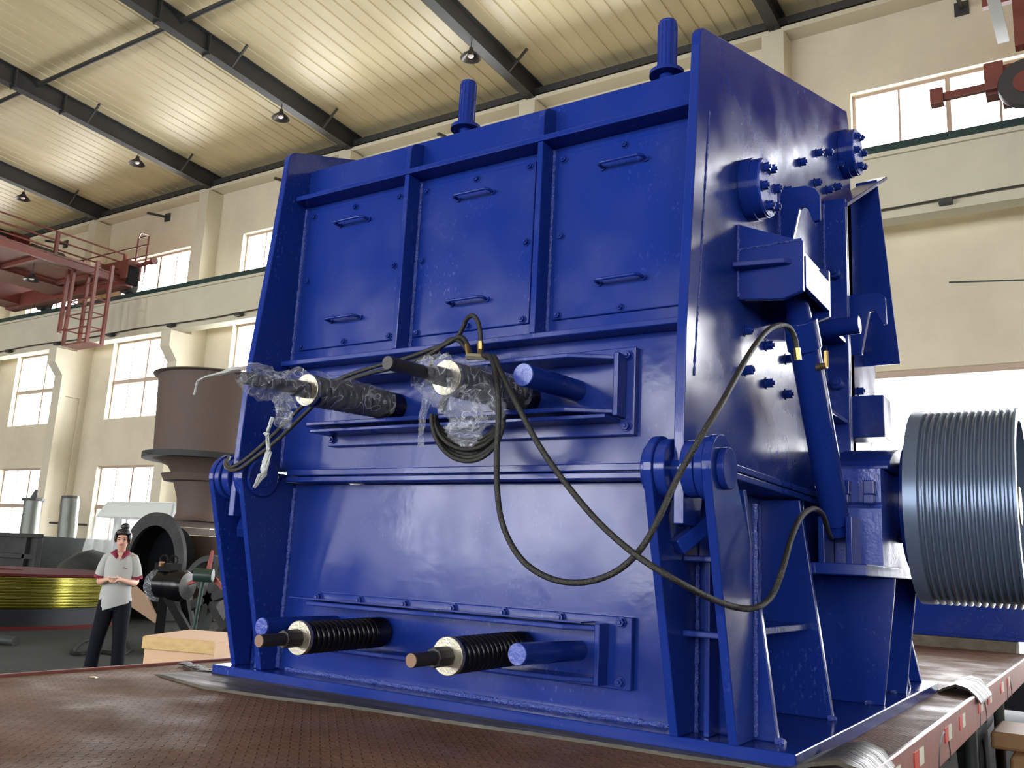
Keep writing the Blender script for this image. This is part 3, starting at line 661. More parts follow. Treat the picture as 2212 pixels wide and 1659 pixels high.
# ------------------------------------------------------------------ hydraulic hoses
def hose(name, pts, r, label, cat='hose', n=8, fit=()):
    q = spline(pts, n)
    o = MB(); o.tube(q, r, n=12)
    ob = o.build(name, hosem, smooth=True, origin=pts[0]); tag(ob, label, cat)
    return ob
def pt(px, py, y=None, x=None): return P(px, py, 'y', y) if y is not None else P(px, py, 'x', x)
RH = 0.0098
hA = hose('hydraulic_hose', [pt(1040, 768, y=2.62), pt(1062, 775, y=2.55), pt(1074, 830, y=2.45), pt(1077, 900, y=2.42), pt(1073, 980, y=2.42), pt(1076, 1080, y=2.44), pt(1092, 1150, y=2.46), pt(1130, 1212, y=2.46), pt(1190, 1250, y=2.46), pt(1260, 1258, y=2.46),
      pt(1330, 1235, y=2.46), pt(1385, 1185, y=2.46), pt(1425, 1115, y=2.46), pt(1462, 1035, y=2.50), pt(1510, 950, x=-0.99), pt(1560, 868, x=-0.95), pt(1612, 775, x=-0.93), pt(1650, 722, x=-0.92), pt(1680, 703, x=-0.90), pt(1705, 708, x=-0.88), pt(1718, 735, x=-0.87), pt(1721, 760, x=-0.865)], RH,
      'long black hose looping low across the blue front, up to the cylinder top')
MB().cyl(pt(1721, 752, x=-0.865), pt(1724, 778, x=-0.862), 0.013, n=6).build('ferrule', brass, hA, smooth=True)
hB = hose('hydraulic_hose', [pt(1055, 772, y=2.60), pt(1068, 772, y=2.56), pt(1080, 800, y=2.50), pt(1115, 870, y=2.44), pt(1160, 955, y=2.42), pt(1215, 1035, y=2.42), pt(1290, 1125, y=2.42), pt(1370, 1196, y=2.42), pt(1450, 1248, y=2.44), pt(1530, 1290, x=-0.98), pt(1590, 1312, x=-0.95),
      pt(1635, 1312, x=-0.90), pt(1668, 1285, x=-0.88), pt(1690, 1230, x=-0.86), pt(1710, 1160, x=-0.86), pt(1732, 1115, x=-0.86), pt(1757, 1099, x=-0.87), pt(1777, 1112, x=-0.88), pt(1788, 1145, x=-0.89), pt(1795, 1162, x=-0.90)], RH,
      'black hose crossing the front diagonally, ending at the foot of the cylinder')
hC = hose('hydraulic_hose', [pt(1037, 770, y=2.66), pt(1038, 745, y=2.66), pt(1037, 715, y=2.66), pt(1030, 690, y=2.67), pt(1020, 682, y=2.68), pt(1008, 690, y=2.70), pt(998, 712, y=2.72), pt(980, 735, y=2.73), pt(930, 755, y=2.74), pt(870, 776, y=2.74), pt(800, 795, y=2.74), pt(735, 818, y=2.72), pt(690, 845, y=2.70),
      pt(640, 890, y=2.66), pt(590, 940, y=2.60), pt(540, 985, y=2.57), pt(510, 1006, y=2.57), pt(497, 1010, y=2.58), pt(490, 1000, y=2.62), pt(495, 988, y=2.68)], 0.009,
      'black hose with a tall loop above the fittings, trailing left to the left hinge')
MB().cyl(pt(1037.5, 738, y=2.66), pt(1037.5, 760, y=2.66), 0.012, n=6).build('ferrule', brass, hC, smooth=True)
hose('hydraulic_hose', [pt(1020, 768, y=2.66), pt(1010, 745, y=2.69), pt(995, 728, y=2.72), pt(965, 742, y=2.73), pt(920, 770, y=2.73), pt(860, 792, y=2.73), pt(800, 806, y=2.73), pt(745, 825, y=2.71), pt(700, 855, y=2.69), pt(652, 900, y=2.65), pt(600, 950, y=2.59), pt(550, 990, y=2.56), pt(520, 1012, y=2.56),
      pt(500, 1016, y=2.56), pt(488, 1008, y=2.60), pt(488, 994, y=2.66)], 0.009, 'lower of the two black hoses running left together to the left hinge')
hose('hydraulic_hose', [pt(1035, 772, y=2.64), pt(1018, 768, y=2.66), pt(1006, 752, y=2.70), pt(990, 735, y=2.73), pt(970, 735, y=2.75), pt(945, 760, y=2.76), pt(930, 790, y=2.78), pt(925, 830, y=2.79)], 0.009, 'short black hose dropping behind the plastic-wrapped upper right spring')
coil = MB()
for k, (dy, rr_) in enumerate(((0, 0), (0.02, 5), (0.04, 10), (0.01, 16), (0.03, 22), (0.05, 28))):
    cx, cy_ = 1010, 900; pts = []
    for i in range(25):
        a = PI * (1.02 - 1.04 * i / 24)
        pts.append(pt(cx + (78 - rr_ * 0.35) * math.cos(a), cy_ + (96 - rr_ * 1.6) * math.sin(a), y=2.62 + dy))
    for i in range(1, 16):
        a = -PI * 0.04 - PI * 0.92 * i / 15
        pts.append(pt(cx + (60 - rr_ * 0.35) * math.cos(a), cy_ + (90) * math.sin(a), y=2.72 + dy * 0.3))
    coil.tube(spline(pts, 3), 0.0088, n=10)
cl = coil.build('hose_coil', hosem, smooth=True, origin=pt(1010, 990, y=2.65)); tag(cl, 'coiled loops of black hose hanging under the plastic-wrapped spring', 'hose')
fm = thing('hose_coupling', pt(1040, 768, y=2.62), 'brass and steel tee coupling joining the hoses above the upper right spring', 'coupling')
MB().cyl(pt(1010, 770, y=2.62), pt(1052, 772, y=2.61), 0.013, n=6).build('tee', steel, fm, smooth=True)
MB().cyl(pt(1037, 770, y=2.62), pt(1037, 758, y=2.65), 0.010, n=6).build('nipple', brass, fm, smooth=True)
MB().cyl(pt(1012, 776, y=2.62), pt(1008, 745, y=2.64), 0.008, n=6).build('nipple', brass, fm, smooth=True)

# ------------------------------------------------------------------ plastic film wraps
def crumple(o, path, radii, n=22, amp=0.3, seed=1, flat=1.0, open_arc=None):
    random.seed(seed); vs = []; m = len(path)
    for i, p in enumerate(path):
        t = (Vector(path[min(i + 1, m - 1)]) - Vector(path[max(i - 1, 0)])); d, u, v = frame_of(t)
        for k in range(n):
            a = 2 * PI * k / n
            q = Vector(p) * 14 + Vector((math.cos(a), math.sin(a), seed)) * 1.7
            r = radii[i] * (1 + amp * noise.noise(q) * 1.8 + amp * 0.5 * random.uniform(-1, 1))
            vs.append(Vector(p) + (u * math.cos(a) + v * math.sin(a) * flat) * r)
    fs = []
    for i in range(m - 1):
        for k in range(n):
            j = (k + 1) % n; fs.append((i * n + k, i * n + j, (i + 1) * n + j, (i + 1) * n + k))
    o.add(vs, fs)
def lerp_path(pts, radii, n=6):
    P_, R_ = [], []
    for i in range(len(pts) - 1):
        for k in range(n):
            t = k / n; P_.append(Vector(pts[i]).lerp(Vector(pts[i + 1]), t)); R_.append(radii[i] * (1 - t) + radii[i + 1] * t)
    P_.append(Vector(pts[-1])); R_.append(radii[-1]); return P_, R_
def film_thing(label, segs):
    t = thing('plastic_film', segs[0][1][0], label, 'plastic wrap')
    for i, (nm, pts, rad, amp, fl, mt_) in enumerate(segs):
        a, b = lerp_path(pts, rad, 7); o = MB(); crumple(o, a, b, 26, amp, 5 + i * 3, fl)
        o.build(nm, mt_, t, smooth=False)
    return t
X1, Z1 = -2.530, 1.186
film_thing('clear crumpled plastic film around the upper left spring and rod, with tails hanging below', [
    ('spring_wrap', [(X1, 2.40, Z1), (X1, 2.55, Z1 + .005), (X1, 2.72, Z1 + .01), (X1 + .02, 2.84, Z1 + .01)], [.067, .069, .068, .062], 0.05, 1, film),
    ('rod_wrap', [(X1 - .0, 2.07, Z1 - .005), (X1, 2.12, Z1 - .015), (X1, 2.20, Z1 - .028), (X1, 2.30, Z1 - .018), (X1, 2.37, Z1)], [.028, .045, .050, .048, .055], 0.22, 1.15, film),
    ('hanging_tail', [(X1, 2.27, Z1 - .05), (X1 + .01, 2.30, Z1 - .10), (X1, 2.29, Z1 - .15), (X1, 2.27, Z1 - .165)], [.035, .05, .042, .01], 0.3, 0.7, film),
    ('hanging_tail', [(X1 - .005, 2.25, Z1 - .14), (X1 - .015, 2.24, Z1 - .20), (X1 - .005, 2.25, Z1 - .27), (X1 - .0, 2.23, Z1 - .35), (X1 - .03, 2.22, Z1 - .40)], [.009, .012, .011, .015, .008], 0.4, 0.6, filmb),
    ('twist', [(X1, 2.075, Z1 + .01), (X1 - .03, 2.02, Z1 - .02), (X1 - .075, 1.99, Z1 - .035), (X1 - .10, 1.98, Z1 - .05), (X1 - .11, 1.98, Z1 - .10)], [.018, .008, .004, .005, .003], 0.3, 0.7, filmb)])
X2, Z2 = -1.860, 1.186
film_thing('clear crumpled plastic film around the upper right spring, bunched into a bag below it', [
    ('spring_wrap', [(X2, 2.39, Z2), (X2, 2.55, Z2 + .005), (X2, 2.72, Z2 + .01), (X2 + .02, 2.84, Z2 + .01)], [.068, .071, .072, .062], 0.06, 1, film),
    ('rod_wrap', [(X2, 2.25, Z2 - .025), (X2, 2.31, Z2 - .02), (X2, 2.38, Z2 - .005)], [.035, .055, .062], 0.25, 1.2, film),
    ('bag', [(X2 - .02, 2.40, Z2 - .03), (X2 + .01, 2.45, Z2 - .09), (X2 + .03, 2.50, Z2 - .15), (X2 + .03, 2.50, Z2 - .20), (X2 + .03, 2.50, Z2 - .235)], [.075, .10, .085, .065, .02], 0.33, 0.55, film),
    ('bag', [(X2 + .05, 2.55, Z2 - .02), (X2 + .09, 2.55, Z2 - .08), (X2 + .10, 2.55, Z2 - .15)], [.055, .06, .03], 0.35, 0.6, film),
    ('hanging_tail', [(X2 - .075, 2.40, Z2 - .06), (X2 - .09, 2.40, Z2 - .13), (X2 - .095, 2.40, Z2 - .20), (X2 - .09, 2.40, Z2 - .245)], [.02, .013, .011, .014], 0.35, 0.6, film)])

# ------------------------------------------------------------------ trailer
TX0, TX1, TY0, TY1 = -3.86, -0.645, 0.2, 9.62
trailer = thing('flatbed_trailer', (-2.25, 5, FLOOR), 'rusty red low-bed trailer with a chequer plate deck, under the blue crusher', 'trailer')
MB().box(TX0, TX1, TY0, TY1, -0.03, 0.0).build('deck', deckm, trailer)
for s, x in ((-1, TX0), (1, TX1)):
    o = MB(); o.box(x, x + s * 0.02, TY0, TY1, -0.16, 0.012); o.box(x - s * 0.06, x, TY0, TY1, -0.05, -0.031)
    side = o.build('side_rail', trailred, trailer, bevel=0.006)
    if s > 0:
        y = 3.2
        for k in range(16):
            MB().box(x + 0.02, x + 0.024, y, y + 0.09, -0.085, -0.025).build('reflector', refl_r if k % 2 == 0 else refl_w, side)
            y += 0.10 if k % 2 == 0 else (0.35 if k % 4 == 1 else 0.62)
o = MB(); o.box(-3.5, -3.1, TY0, TY1, -0.5, -0.03); o.box(-1.4, -1.05, TY0, TY1, -0.5, -0.03)
for k in range(8): o.box(TX0 + 0.1, TX1 - 0.1, 0.6 + k * 1.2, 0.7 + k * 1.2, -0.15, -0.031)
o.build('chassis_beam', navy, trailer)
for y in (3.9, 5.2, 6.6):
    for x in (-0.98, -3.52):
        wh = MB().lathe([(0, 0.15), (0, 0.36), (0.03, 0.39), (0.22, 0.39), (0.25, 0.36), (0.25, 0.15)], (x - 0.0, y, FLOOR + 0.39), (1, 0, 0), n=40, close=True).build('wheel', tyre, trailer, smooth=True)
        MB().cyl((x + 0.02, y, FLOOR + 0.39), (x + 0.24, y, FLOOR + 0.39), 0.149, n=24).build('rim', greyst, wh)
for y in (4.35, 5.75, 7.3):
    o = MB(); o.tube([(TX1 + 0.012, y + 0.16 * math.cos(a), -0.17 + 0.13 * math.sin(a)) for a in [PI * k / 10 for k in range(11)]], 0.012, n=8)
    o.cyl((TX1 - 0.06, y + 0.10, -0.14), (TX1 - 0.06, y + 0.10, FLOOR + 0.05), 0.035, n=14); o.build('side_bracket', greyst, trailer, smooth=True)
MB().cyl((-1.0, 4.0, -0.45), (-1.0, 8.6, -0.45), 0.14, n=24).build('air_tank', navy, trailer, smooth=True)

def strip(name, outline, z, th, m, label, cat, cuts=24, drop=None):
    # outline: (x, y_front, y_back) stations
    o = MB(); vs = []
    n = len(outline)
    for (x, yf, yb, zz) in outline: vs += [(x, yf, zz), (x, yb, zz), (x, yf, zz + th), (x, yb, zz + th)]
    fs = []
    for i in range(n - 1):
        a = 4 * i; b = a + 4
        fs += [(a + 2, b + 2, b + 3, a + 3), (a, a + 1, b + 1, b), (a, b, b + 2, a + 2), (a + 1, a + 3, b + 3, b + 1)]
    fs += [(0, 2, 3, 1), (4 * n - 4, 4 * n - 3, 4 * n - 1, 4 * n - 2)]
    o.add(vs, fs); return tag(o.build(name, m, smooth=True, origin=(outline[n // 2][0], outline[n // 2][1], 0)), label, cat)
# the machine stands on both belts: the belt surfaces lie a hair under its base
st = []
for x, yf in ((-4.0, 2.74), (-3.88, 2.76), (-3.5, 2.64), (-3.13, 2.56), (-2.74, 2.60), (-2.46, 2.67), (-1.93, 2.71), (-1.58, 2.75), (-1.13, 2.78), (-0.97, 2.80), (-0.84, 2.80)):
    st.append((x, yf, 2.849 if x > -3.46 else 3.55, 0.0005 if x > -3.86 else -0.04))
st += [(-0.80, 2.80, 3.18, 0.012), (-0.76, 2.82, 3.24, 0.03), (-0.70, 2.86, 3.28, 0.038), (-0.65, 2.9, 3.28, 0.02), (-0.61, 2.9, 3.24, -0.02)]
strip('rubber_belt', st, 0, 0.012, belt, 'worn brown-black rubber belt strip lying along the front foot of the crusher', 'rubber strip')
strip('rubber_belt', [(-0.812, 5.50, 6.2, 0.0), (-0.78, 5.5, 6.2, 0.02), (-0.72, 5.48, 6.15, 0.045), (-0.66, 5.45, 6.05, 0.035), (-0.62, 5.45, 6.0, 0.0), (-0.60, 5.45, 5.98, -0.03)], 0, 0.012, belt,
      'short arched end of a rubber strip at the back right corner of the crusher base', 'rubber strip')
o = MB()
for k in range(26):
    a = k * 1.3; o.lathe([(0, 0.03), (0.006, 0.02), (0.008, 0.0)], (-3.79 + 0.012 * k + 0.02 * math.sin(a), 2.97 - 0.004 * k + 0.015 * math.cos(a * 1.7), 0.012), (0, 0, 1), n=7)
tag(o.build('dirt_crumbs', rodm, origin=(-3.6, 2.93, 0.01)), 'dark dirt crumbs scattered on the rubber strip at the left end of the crusher base', 'dirt', kind='stuff')
tag(MB().lathe([(0, 0.022), (0.004, 0.015), (0.005, 0.0)], P(200, 1464, 'z', 0.0), (0, 0, 1), n=5).build('paper_scrap', yel), 'tiny yellow scrap lying on the rusty deck near its left edge', 'scrap')

# second load at the far end of the trailer
sk = thing('loaded_machine', (-1.4, 9.95, 0.1), 'smooth blue machine resting on a timber at the far end of the trailer', 'machine')
MB().box(-3.4, -0.66, 9.75, 11.6, 0.12, 0.62).build('box_frame', blue, sk, bevel=0.01)
MB().box(-3.5, -0.60, 9.68, 11.7, 0.10, 0.13).build('bottom_flange', blue, sk, bevel=0.004)
tag(MB().box(-3.6, -0.75, 9.63, 9.95, -0.06, 0.098).build('timber_beam', timber, bevel=0.01, origin=(-2, 9.8, 0)), 'rough timber beam under the blue base at the far end of the trailer', 'timber')
gn = MB().box(-3.8, -0.6, 9.63, 13.5, -0.5, -0.065).build('gooseneck', navy, trailer)
tag(MB().box(-0.35, 0.25, 10.6, 11.4, FLOOR, FLOOR + 0.30).box(-0.25, 0.15, 10.7, 11.3, FLOOR + 0.30, FLOOR + 0.5).build('steel_block', orange, bevel=0.02, origin=(0, 11, FLOOR)), 'orange-brown steel block on the floor beyond the right side of the trailer', 'block')
q = P(2180, 1600, 'y', 6.4)
tag(MB().box(max(q.x - 0.2, -0.55), q.x + 0.6, 6.2, 7.3, FLOOR, q.z - 0.06).box(q.x - 0.1, q.x + 0.4, 6.4, 7.0, q.z - 0.06, q.z + 0.04).build('machine_casting', orange, bevel=0.02, origin=(q.x, 6.5, FLOOR)), 'orange-brown casting on the floor at the bottom right corner of the photo', 'casting')

# ------------------------------------------------------------------ left overhead crane
cr = thing('overhead_crane', (-28.5, 5, 8.65), 'dark red overhead travelling crane high on the left, with railings and a hanging cage', 'crane')
def girder(x0, x1, z0, z1, nm='girder'):
    o = MB(); o.box(x0 + 0.06, x1 - 0.06, FRONTY + 0.6, 16.7, z0 + 0.04, z1 - 0.04); o.box(x0, x1, FRONTY + 0.6, 16.7, z0, z0 + 0.04); o.box(x0, x1, FRONTY + 0.6, 16.7, z1 - 0.04, z1)
    return o.build(nm, cranem, cr, bevel=0.01)
girder(-29.9, -28.6, 8.86, 9.95); girder(-33.0, -32.0, 8.80, 9.85)
o = MB(); o.box(-33.0, -25.95, 16.25, 16.62, 8.72, 9.25); o.box(-27.2, -25.9, 16.2, 16.66, 8.9, 9.55); o.build('end_carriage', cranem, cr, bevel=0.02)
for x in (-26.5, -31.5): MB().cyl((x, 16.68, 8.95), (x, 17.0, 8.95), 0.30, n=28).build('wheel', darksteel, cr, smooth=True)
o = MB(); o.box(-28.6, -26.0, FRONTY + 2, 16.3, 9.02, 9.06); o.box(-26.06, -25.94, FRONTY + 2, 16.4, 8.78, 8.98)
for k in range(12): o.bar((-28.55, 15.6 - k * 1.8, 9.7), (-26.05, 15.6 - k * 1.8, 8.98), 0.08); o.box(-28.6, -26.0, 15.55 - k * 1.8, 15.65 - k * 1.8, 8.9, 9.02)
o.build('walkway', cranem, cr)
rl = MB(); xr = -26.5
for z in (9.55, 9.93, 10.32): pass
q0 = P(272, 551, 'y', 16.4); ztop = q0.z; xr = q0.x
for f in (1.0, 0.66, 0.33): rl.cyl((xr, FRONTY + 2, 9.0 + (ztop - 9.0) * f), (xr, 16.4, 9.0 + (ztop - 9.0) * f), 0.028, n=8)
for yy in (16.4, 14.1, 11.8, 9.5, 7.2, 4.9): rl.box(xr - 0.05, xr + 0.05, yy - 0.05, yy + 0.05, 8.9, ztop)
rl.build('railing', cranem, cr)
o = MB()
for f in (1.0, 0.5): o.cyl((-30.5, 16.45, 9.3 + 0.75 * f), (xr + 1.1, 16.45, 9.3 + 0.75 * f), 0.025, n=8)
for x in (-30.0, -28.7, xr + 0.5, xr + 1.05): o.cyl((x, 16.45, 9.1), (x, 16.45, 10.35 if x > -26.5 else 10.05), 0.03, n=8)
o.cyl((xr + 0.5, 16.45, 10.35), (xr + 1.05, 16.45, 10.35), 0.02, n=8); o.cyl((xr + 1.05, 16.45, 10.35), (xr + 1.3, 16.0, 10.25), 0.02, n=8); o.cyl((xr + 0.5, 16.45, 10.35), (xr + 1.3, 16.0, 10.25), 0.02, n=8)
o.build('end_railing', cranem, cr, smooth=True)
o = MB(); o.box(-27.9, -27.2, 15.0, 15.7, 9.06, 9.45); o.cyl((-27.5, 14.0, 9.35), (-27.5, 15.0, 9.35), 0.28, n=24); o.build('drive_motor', darksteel, cr, smooth=True)
o = MB(); o.cyl((-26.6, 12.9, 9.3), (-26.6, 13.4, 9.3), 0.2, n=16); o.box(-26.8, -26.4, 12.8, 13.5, 9.02, 9.15); o.build('gear_unit', maroon, cr, smooth=True)
o = MB(); o.box(-25.9, -25.55, 16.1, 16.6, 8.9, 9.5); o.cyl((-25.5, 16.4, 9.35), (-24.7, 16.4, 9.4), 0.07, n=12); o.cyl((-24.7, 16.4, 9.4), (-24.6, 16.4, 9.4), 0.12, n=12)
o.build('buffer', cranem, cr, smooth=True)
MB().box(-25.62, -25.5, 16.15, 16.5, 8.7, 9.3).build('buffer_pad', tyre, cr)
# hanging cage
zc = 6.45
c4 = [P(132, 744, 'z', zc), P(176, 752, 'z', zc), P(216, 743, 'z', zc)]
x0c = min(c.x for c in c4); x1c = max(c.x for c in c4); ys = [c.y for c in c4]; y0c, y1c = min(ys), max(ys)
cg = MB().box(x0c, x1c, y0c, y1c, zc - 0.05, zc).build('cage_floor', cranem, cr)
o = MB()
for x in (x0c + 0.04, x1c - 0.04):
    for y in (y0c + 0.04, y1c - 0.04): o.bar((x, y, zc), (x, y, 8.95), 0.09)
for z in (zc + 0.45, zc + 0.9, zc + 1.35):
    for y in (y0c + 0.04, y1c - 0.04): o.cyl((x0c, y, z), (x1c, y, z), 0.022, n=6)
    for x in (x0c + 0.04, x1c - 0.04): o.cyl((x, y0c, z), (x, y1c, z), 0.022, n=6)
for zz in (6.9, 7.35, 7.8, 8.25, 8.6): o.cyl((x1c - 0.4, y0c, zz), (x1c, y0c, zz), 0.02, n=6)
o.box(x0c - 0.35, x0c - 0.25, y0c, y0c + 0.1, zc + 0.4, 8.9); o.bar((x0c - 0.3, y0c, zc + 0.45), (x0c, y0c, zc + 0.45), 0.06)
o.build('cage_frame', cranem, cr)
q = P(75, 560, 'x', -26.6)
lamp(q.x, q.y, 8.78, 'small pendant lamp with pale rim, slung beneath the red crane walkway', 0.3)

# ------------------------------------------------------------------ right overhead crane
c2 = thing('overhead_crane', (1.0, 5, 8.65), 'red crane end with a large wheel, cut by the right edge of the photo', 'crane')
o = MB(); o.box(-1.25, 5.4, 16.31, 16.6, 8.95, 9.12); o.box(-1.25, 5.4, 16.31, 16.6, 9.3, 9.46); o.box(-1.25, -0.95, 16.2, 16.6, 9.0, 9.5); o.prism([(-1.0, 8.75), (4.5, 8.75), (4.5, 9.3), (-1.0, 9.3)], 'y', 16.35, 16.58)
o.box(-1.9, -1.25, 16.25, 16.35, 9.02, 9.16); o.box(-2.12, -1.9, 16.2, 16.4, 8.95, 9.25); o.build('end_carriage', cranem, c2, bevel=0.01)
o = MB(); o.lathe([(0, 0.12), (0, 0.42), (0.05, 0.44), (0.12, 0.44), (0.17, 0.40), (0.17, 0.12)], (-0.62, 16.15, 8.98), (0, 1, 0), n=40, close=True); o.build('wheel', darksteel, c2, smooth=True)
MB().cyl((-0.62, 16.13, 8.98), (-0.62, 16.2, 8.98), 0.20, n=28).build('wheel_hub', cranem, c2, smooth=True)
q = P(2201, 60, 'y', 15.85)
o = MB(); o.box(q.x - 0.06, q.x + 0.12, 15.5, 15.7, 9.3, 12.0); o.box(q.x - 0.5, q.x + 0.1, 15.5, 15.62, 10.15, 10.33); o.build('mast', cranem, c2)
pa = P(2144, -10, 'z', 9.75); pb = P(2168, 92, 'z', 9.75)
g = MB().box(pb.x - 0.06, 4.2, FRONTY + 1, pb.y, 9.75, 10.6) if False else MB().add([(pb.x - 0.09, pb.y, 9.75), (pb.x + 0.09, pb.y, 9.75), (pa.x + 0.09, pa.y, 9.75), (pa.x - 0.09, pa.y, 9.75), (pb.x - 0.09, pb.y, 9.79), (pb.x + 0.09, pb.y, 9.79), (pa.x + 0.09, pa.y, 9.79), (pa.x - 0.09, pa.y, 9.79)],
    [(0, 1, 2, 3), (7, 6, 5, 4), (0, 4, 5, 1), (1, 5, 6, 2), (2, 6, 7, 3), (3, 7, 4, 0)])
g.build('lit_flange_strip', tarp, c2)  # underside flange of the crane; the light along it is put in as white
MB().box(0.7, 2.6, FRONTY + 1, 16.3, 9.0, 10.8).build('girder', cranem, c2); MB().box(3.4, 5.4, FRONTY + 1, 16.3, 9.0, 10.8).build('girder', cranem, c2)
MB().box(2.6, 3.4, FRONTY + 1, 16.3, 9.2, 9.26).build('walkway', cranem, c2)

# ------------------------------------------------------------------ things standing on the floor to the left
# large grooved sheave lying flat
def grooves(o, c, R, z0, z1, n, d):
    pr = [(0, R - d)]; h = (z1 - z0) / n
    for k in range(n): pr += [(k * h + h * .2, R - d), (k * h + h * .45, R), (k * h + h * .8, R), (k * h + h, R - d)]
    return pr
cS = (-17.35, 9.1, FLOOR); RS = 2.35
sv = thing('grooved_drum', cS, 'big flat-lying drum with yellowish grooves and red rims, left of the standing person', 'drum')
pr = [(0.0, 0.5), (0.0, RS), (0.05, RS), (0.05, RS - 0.05), (0.36, RS - 0.05), (0.36, 0.5)]
MB().lathe([(0.0, 0.5), (0.0, RS), (0.055, RS), (0.055, 0.5)], cS, (0, 0, 1), n=90, close=True).build('lower_rim', maroon, sv, smooth=True)
MB().lathe([(0.055, 0.5), (0.055, RS - 0.06), (0.345, RS - 0.06), (0.345, 0.5)], cS, (0, 0, 1), n=90, close=True).build('lower_band', navy, sv, smooth=True)
g_ = [(0.345, 0.5), (0.345, RS - 0.05)]
for k in range(10):
    h = 0.0523; a = 0.345 + k * h; g_ += [(a + h * .15, RS - .06), (a + h * .4, RS), (a + h * .75, RS), (a + h, RS - .06)]
g_ += [(0.868, 0.5)]
MB().lathe(g_, cS, (0, 0, 1), n=120, close=True).build('groove_band', yel, sv, smooth=True)
MB().lathe([(0.868, 0.5), (0.868, RS + 0.02), (0.91, RS + 0.02), (0.91, 0.5)], cS, (0, 0, 1), n=90, close=True).build('upper_rim', maroon, sv, smooth=True)
MB().cyl((cS[0], cS[1], FLOOR + 0.2), (cS[0], cS[1], FLOOR + 0.7), 0.5, n=30).build('hub', maroon, sv, smooth=True)
def boxat(px0, px1, pyt, y, depth, zb=FLOOR):
    a = P(px0, pyt, 'y', y); b = P(px1, pyt, 'y', y); return a.x, b.x, y, y + depth, zb, (a.z + b.z) / 2
x0, x1, y0, y1, z0, z1 = boxat(-60, 84, 1150, 12.4, 1.5)
gf = thing('steel_frame_box', ((x0 + x1) / 2, y0, FLOOR), 'grey steel box frame with ribs behind the grooved drum at the left edge', 'frame')
MB().box(x0, x1 - 0.1, y0 + 0.12, y1, z0, z1 - 0.05).build('panel', greyst, gf)
o = MB(); o.box(x0, x1, y0, y0 + 0.14, z1 - 0.1, z1); o.box(x1 - 0.12, x1, y0, y0 + 0.14, z0, z1 - 0.1); o.box(x0, x1 - 0.12, y0, y0 + 0.14, z1 - 0.62, z1 - 0.5); o.box(x0, x1 - 0.12, y0, y0 + 0.14, z1 - 1.05, z1 - 0.97); o.box(x1 - 0.62, x1 - 0.5, y0, y0 + 0.12, z0, z1 - 0.1)
o.build('rib_frame', greyst, gf, bevel=0.01)
x0, x1, y0, y1, z0, z1 = boxat(86, 196, 1166, 14.4, 0.9)
t = thing('steel_tank', ((x0 + x1) / 2, y0 + 1.2, FLOOR), 'long dark tank with a dull red band, behind the grooved drum', 'tank')
MB().box(x0 - 1.0, x1, y0, y1, z0, z1).build('body', navy, t, bevel=0.05); MB().box(x0 - 1.0, x1, y0 - 0.02, y0, z1 - 0.75, z1 - 0.35).build('red_band', maroon, t); MB().box(x0 - 1.0, x1 + 0.02, y0 - 0.05, y1, z1, z1 + 0.06).build('lid', darksteel, t)
for (px, pyt, pyb, lab) in ((72, 1082, 1150, 'foil-wrapped pipe with a ragged cap beside the left lower window'), (152, 1078, 1170, 'foil-wrapped upright pipe with a plain top in front of the wall column')):
    a = P(px, pyt, 'y', 15.85); b = P(px - 9, pyb, 'y', 15.85); d = (a - b).normalized(); b = a - d * ((a.z - z0) / d.z) if False else b - d * 1.0
    ft = a + d * ((FLOOR - a.z) / d.z)
    t = thing('wrapped_pipe', ft, lab, 'pipe')
    pts = [ft.lerp(a, k / 14) for k in range(15)]
    MB().tube(pts, 0.27, n=18, jit=0.04).build('pipe', galv, t, smooth=True)
    MB().cyl(a, a + d * 0.08, 0.33 if px < 100 else 0.25, n=10).build('cap', darksteel, t)
    if px < 100: MB().cyl(a + d * 0.08, a + d * 0.35 + Vector((0.12, 0, 0)), 0.12, 0.05, n=7).build('ragged_plug', darksteel, t)
tag(MB().cyl(P(108, 1129, 'y', 16.8), P(190, 1134, 'y', 16.8), 0.035, n=8).build('wall_bar', darksteel), 'thin dark bar running across the foot of the wall column', 'bar')
# tarpaulin-covered machine
YM = 13.3; a = P(216, 1082, 'y', YM); b = P(366, 1084, 'y', YM)
tm = thing('covered_machine', ((a.x + b.x) / 2, YM + 0.5, FLOOR), 'machine shrouded in white tarpaulin and milky plastic, behind the standing person', 'machine')
MB().add([(a.x - 0.25, YM + .05, a.z - 0.40), (b.x, YM + .05, a.z - 0.40), (b.x, YM + 0.95, a.z - 0.40), (a.x - 0.25, YM + 0.95, a.z - 0.40), (a.x + 0.1, YM + 0.1, a.z), (b.x, YM + 0.1, a.z), (b.x, YM + 0.9, a.z), (a.x + 0.1, YM + 0.9, a.z)],
    [(0, 3, 2, 1), (4, 5, 6, 7), (0, 1, 5, 4), (1, 2, 6, 5), (2, 3, 7, 6), (3, 0, 4, 7)]).build('top_cover', tarp, tm, bevel=0.06)
MB().box(a.x + 0.2, b.x, YM + .3, YM + .9, FLOOR, 0.75).build('blue_body', blue, tm, bevel=0.02)
for xx in (a.x + 0.3, b.x - 0.5): MB().box(xx, xx + 0.12, YM + .25, YM + .4, 0.75, a.z - 0.40).build('post', greyst, tm)
o = MB(); vs = []; nX = 44; nZ = 12; lft = P(163, 1215, 'y', YM - 0.25); zb_ = lft.z - 0.1; zt2 = a.z - 0.38
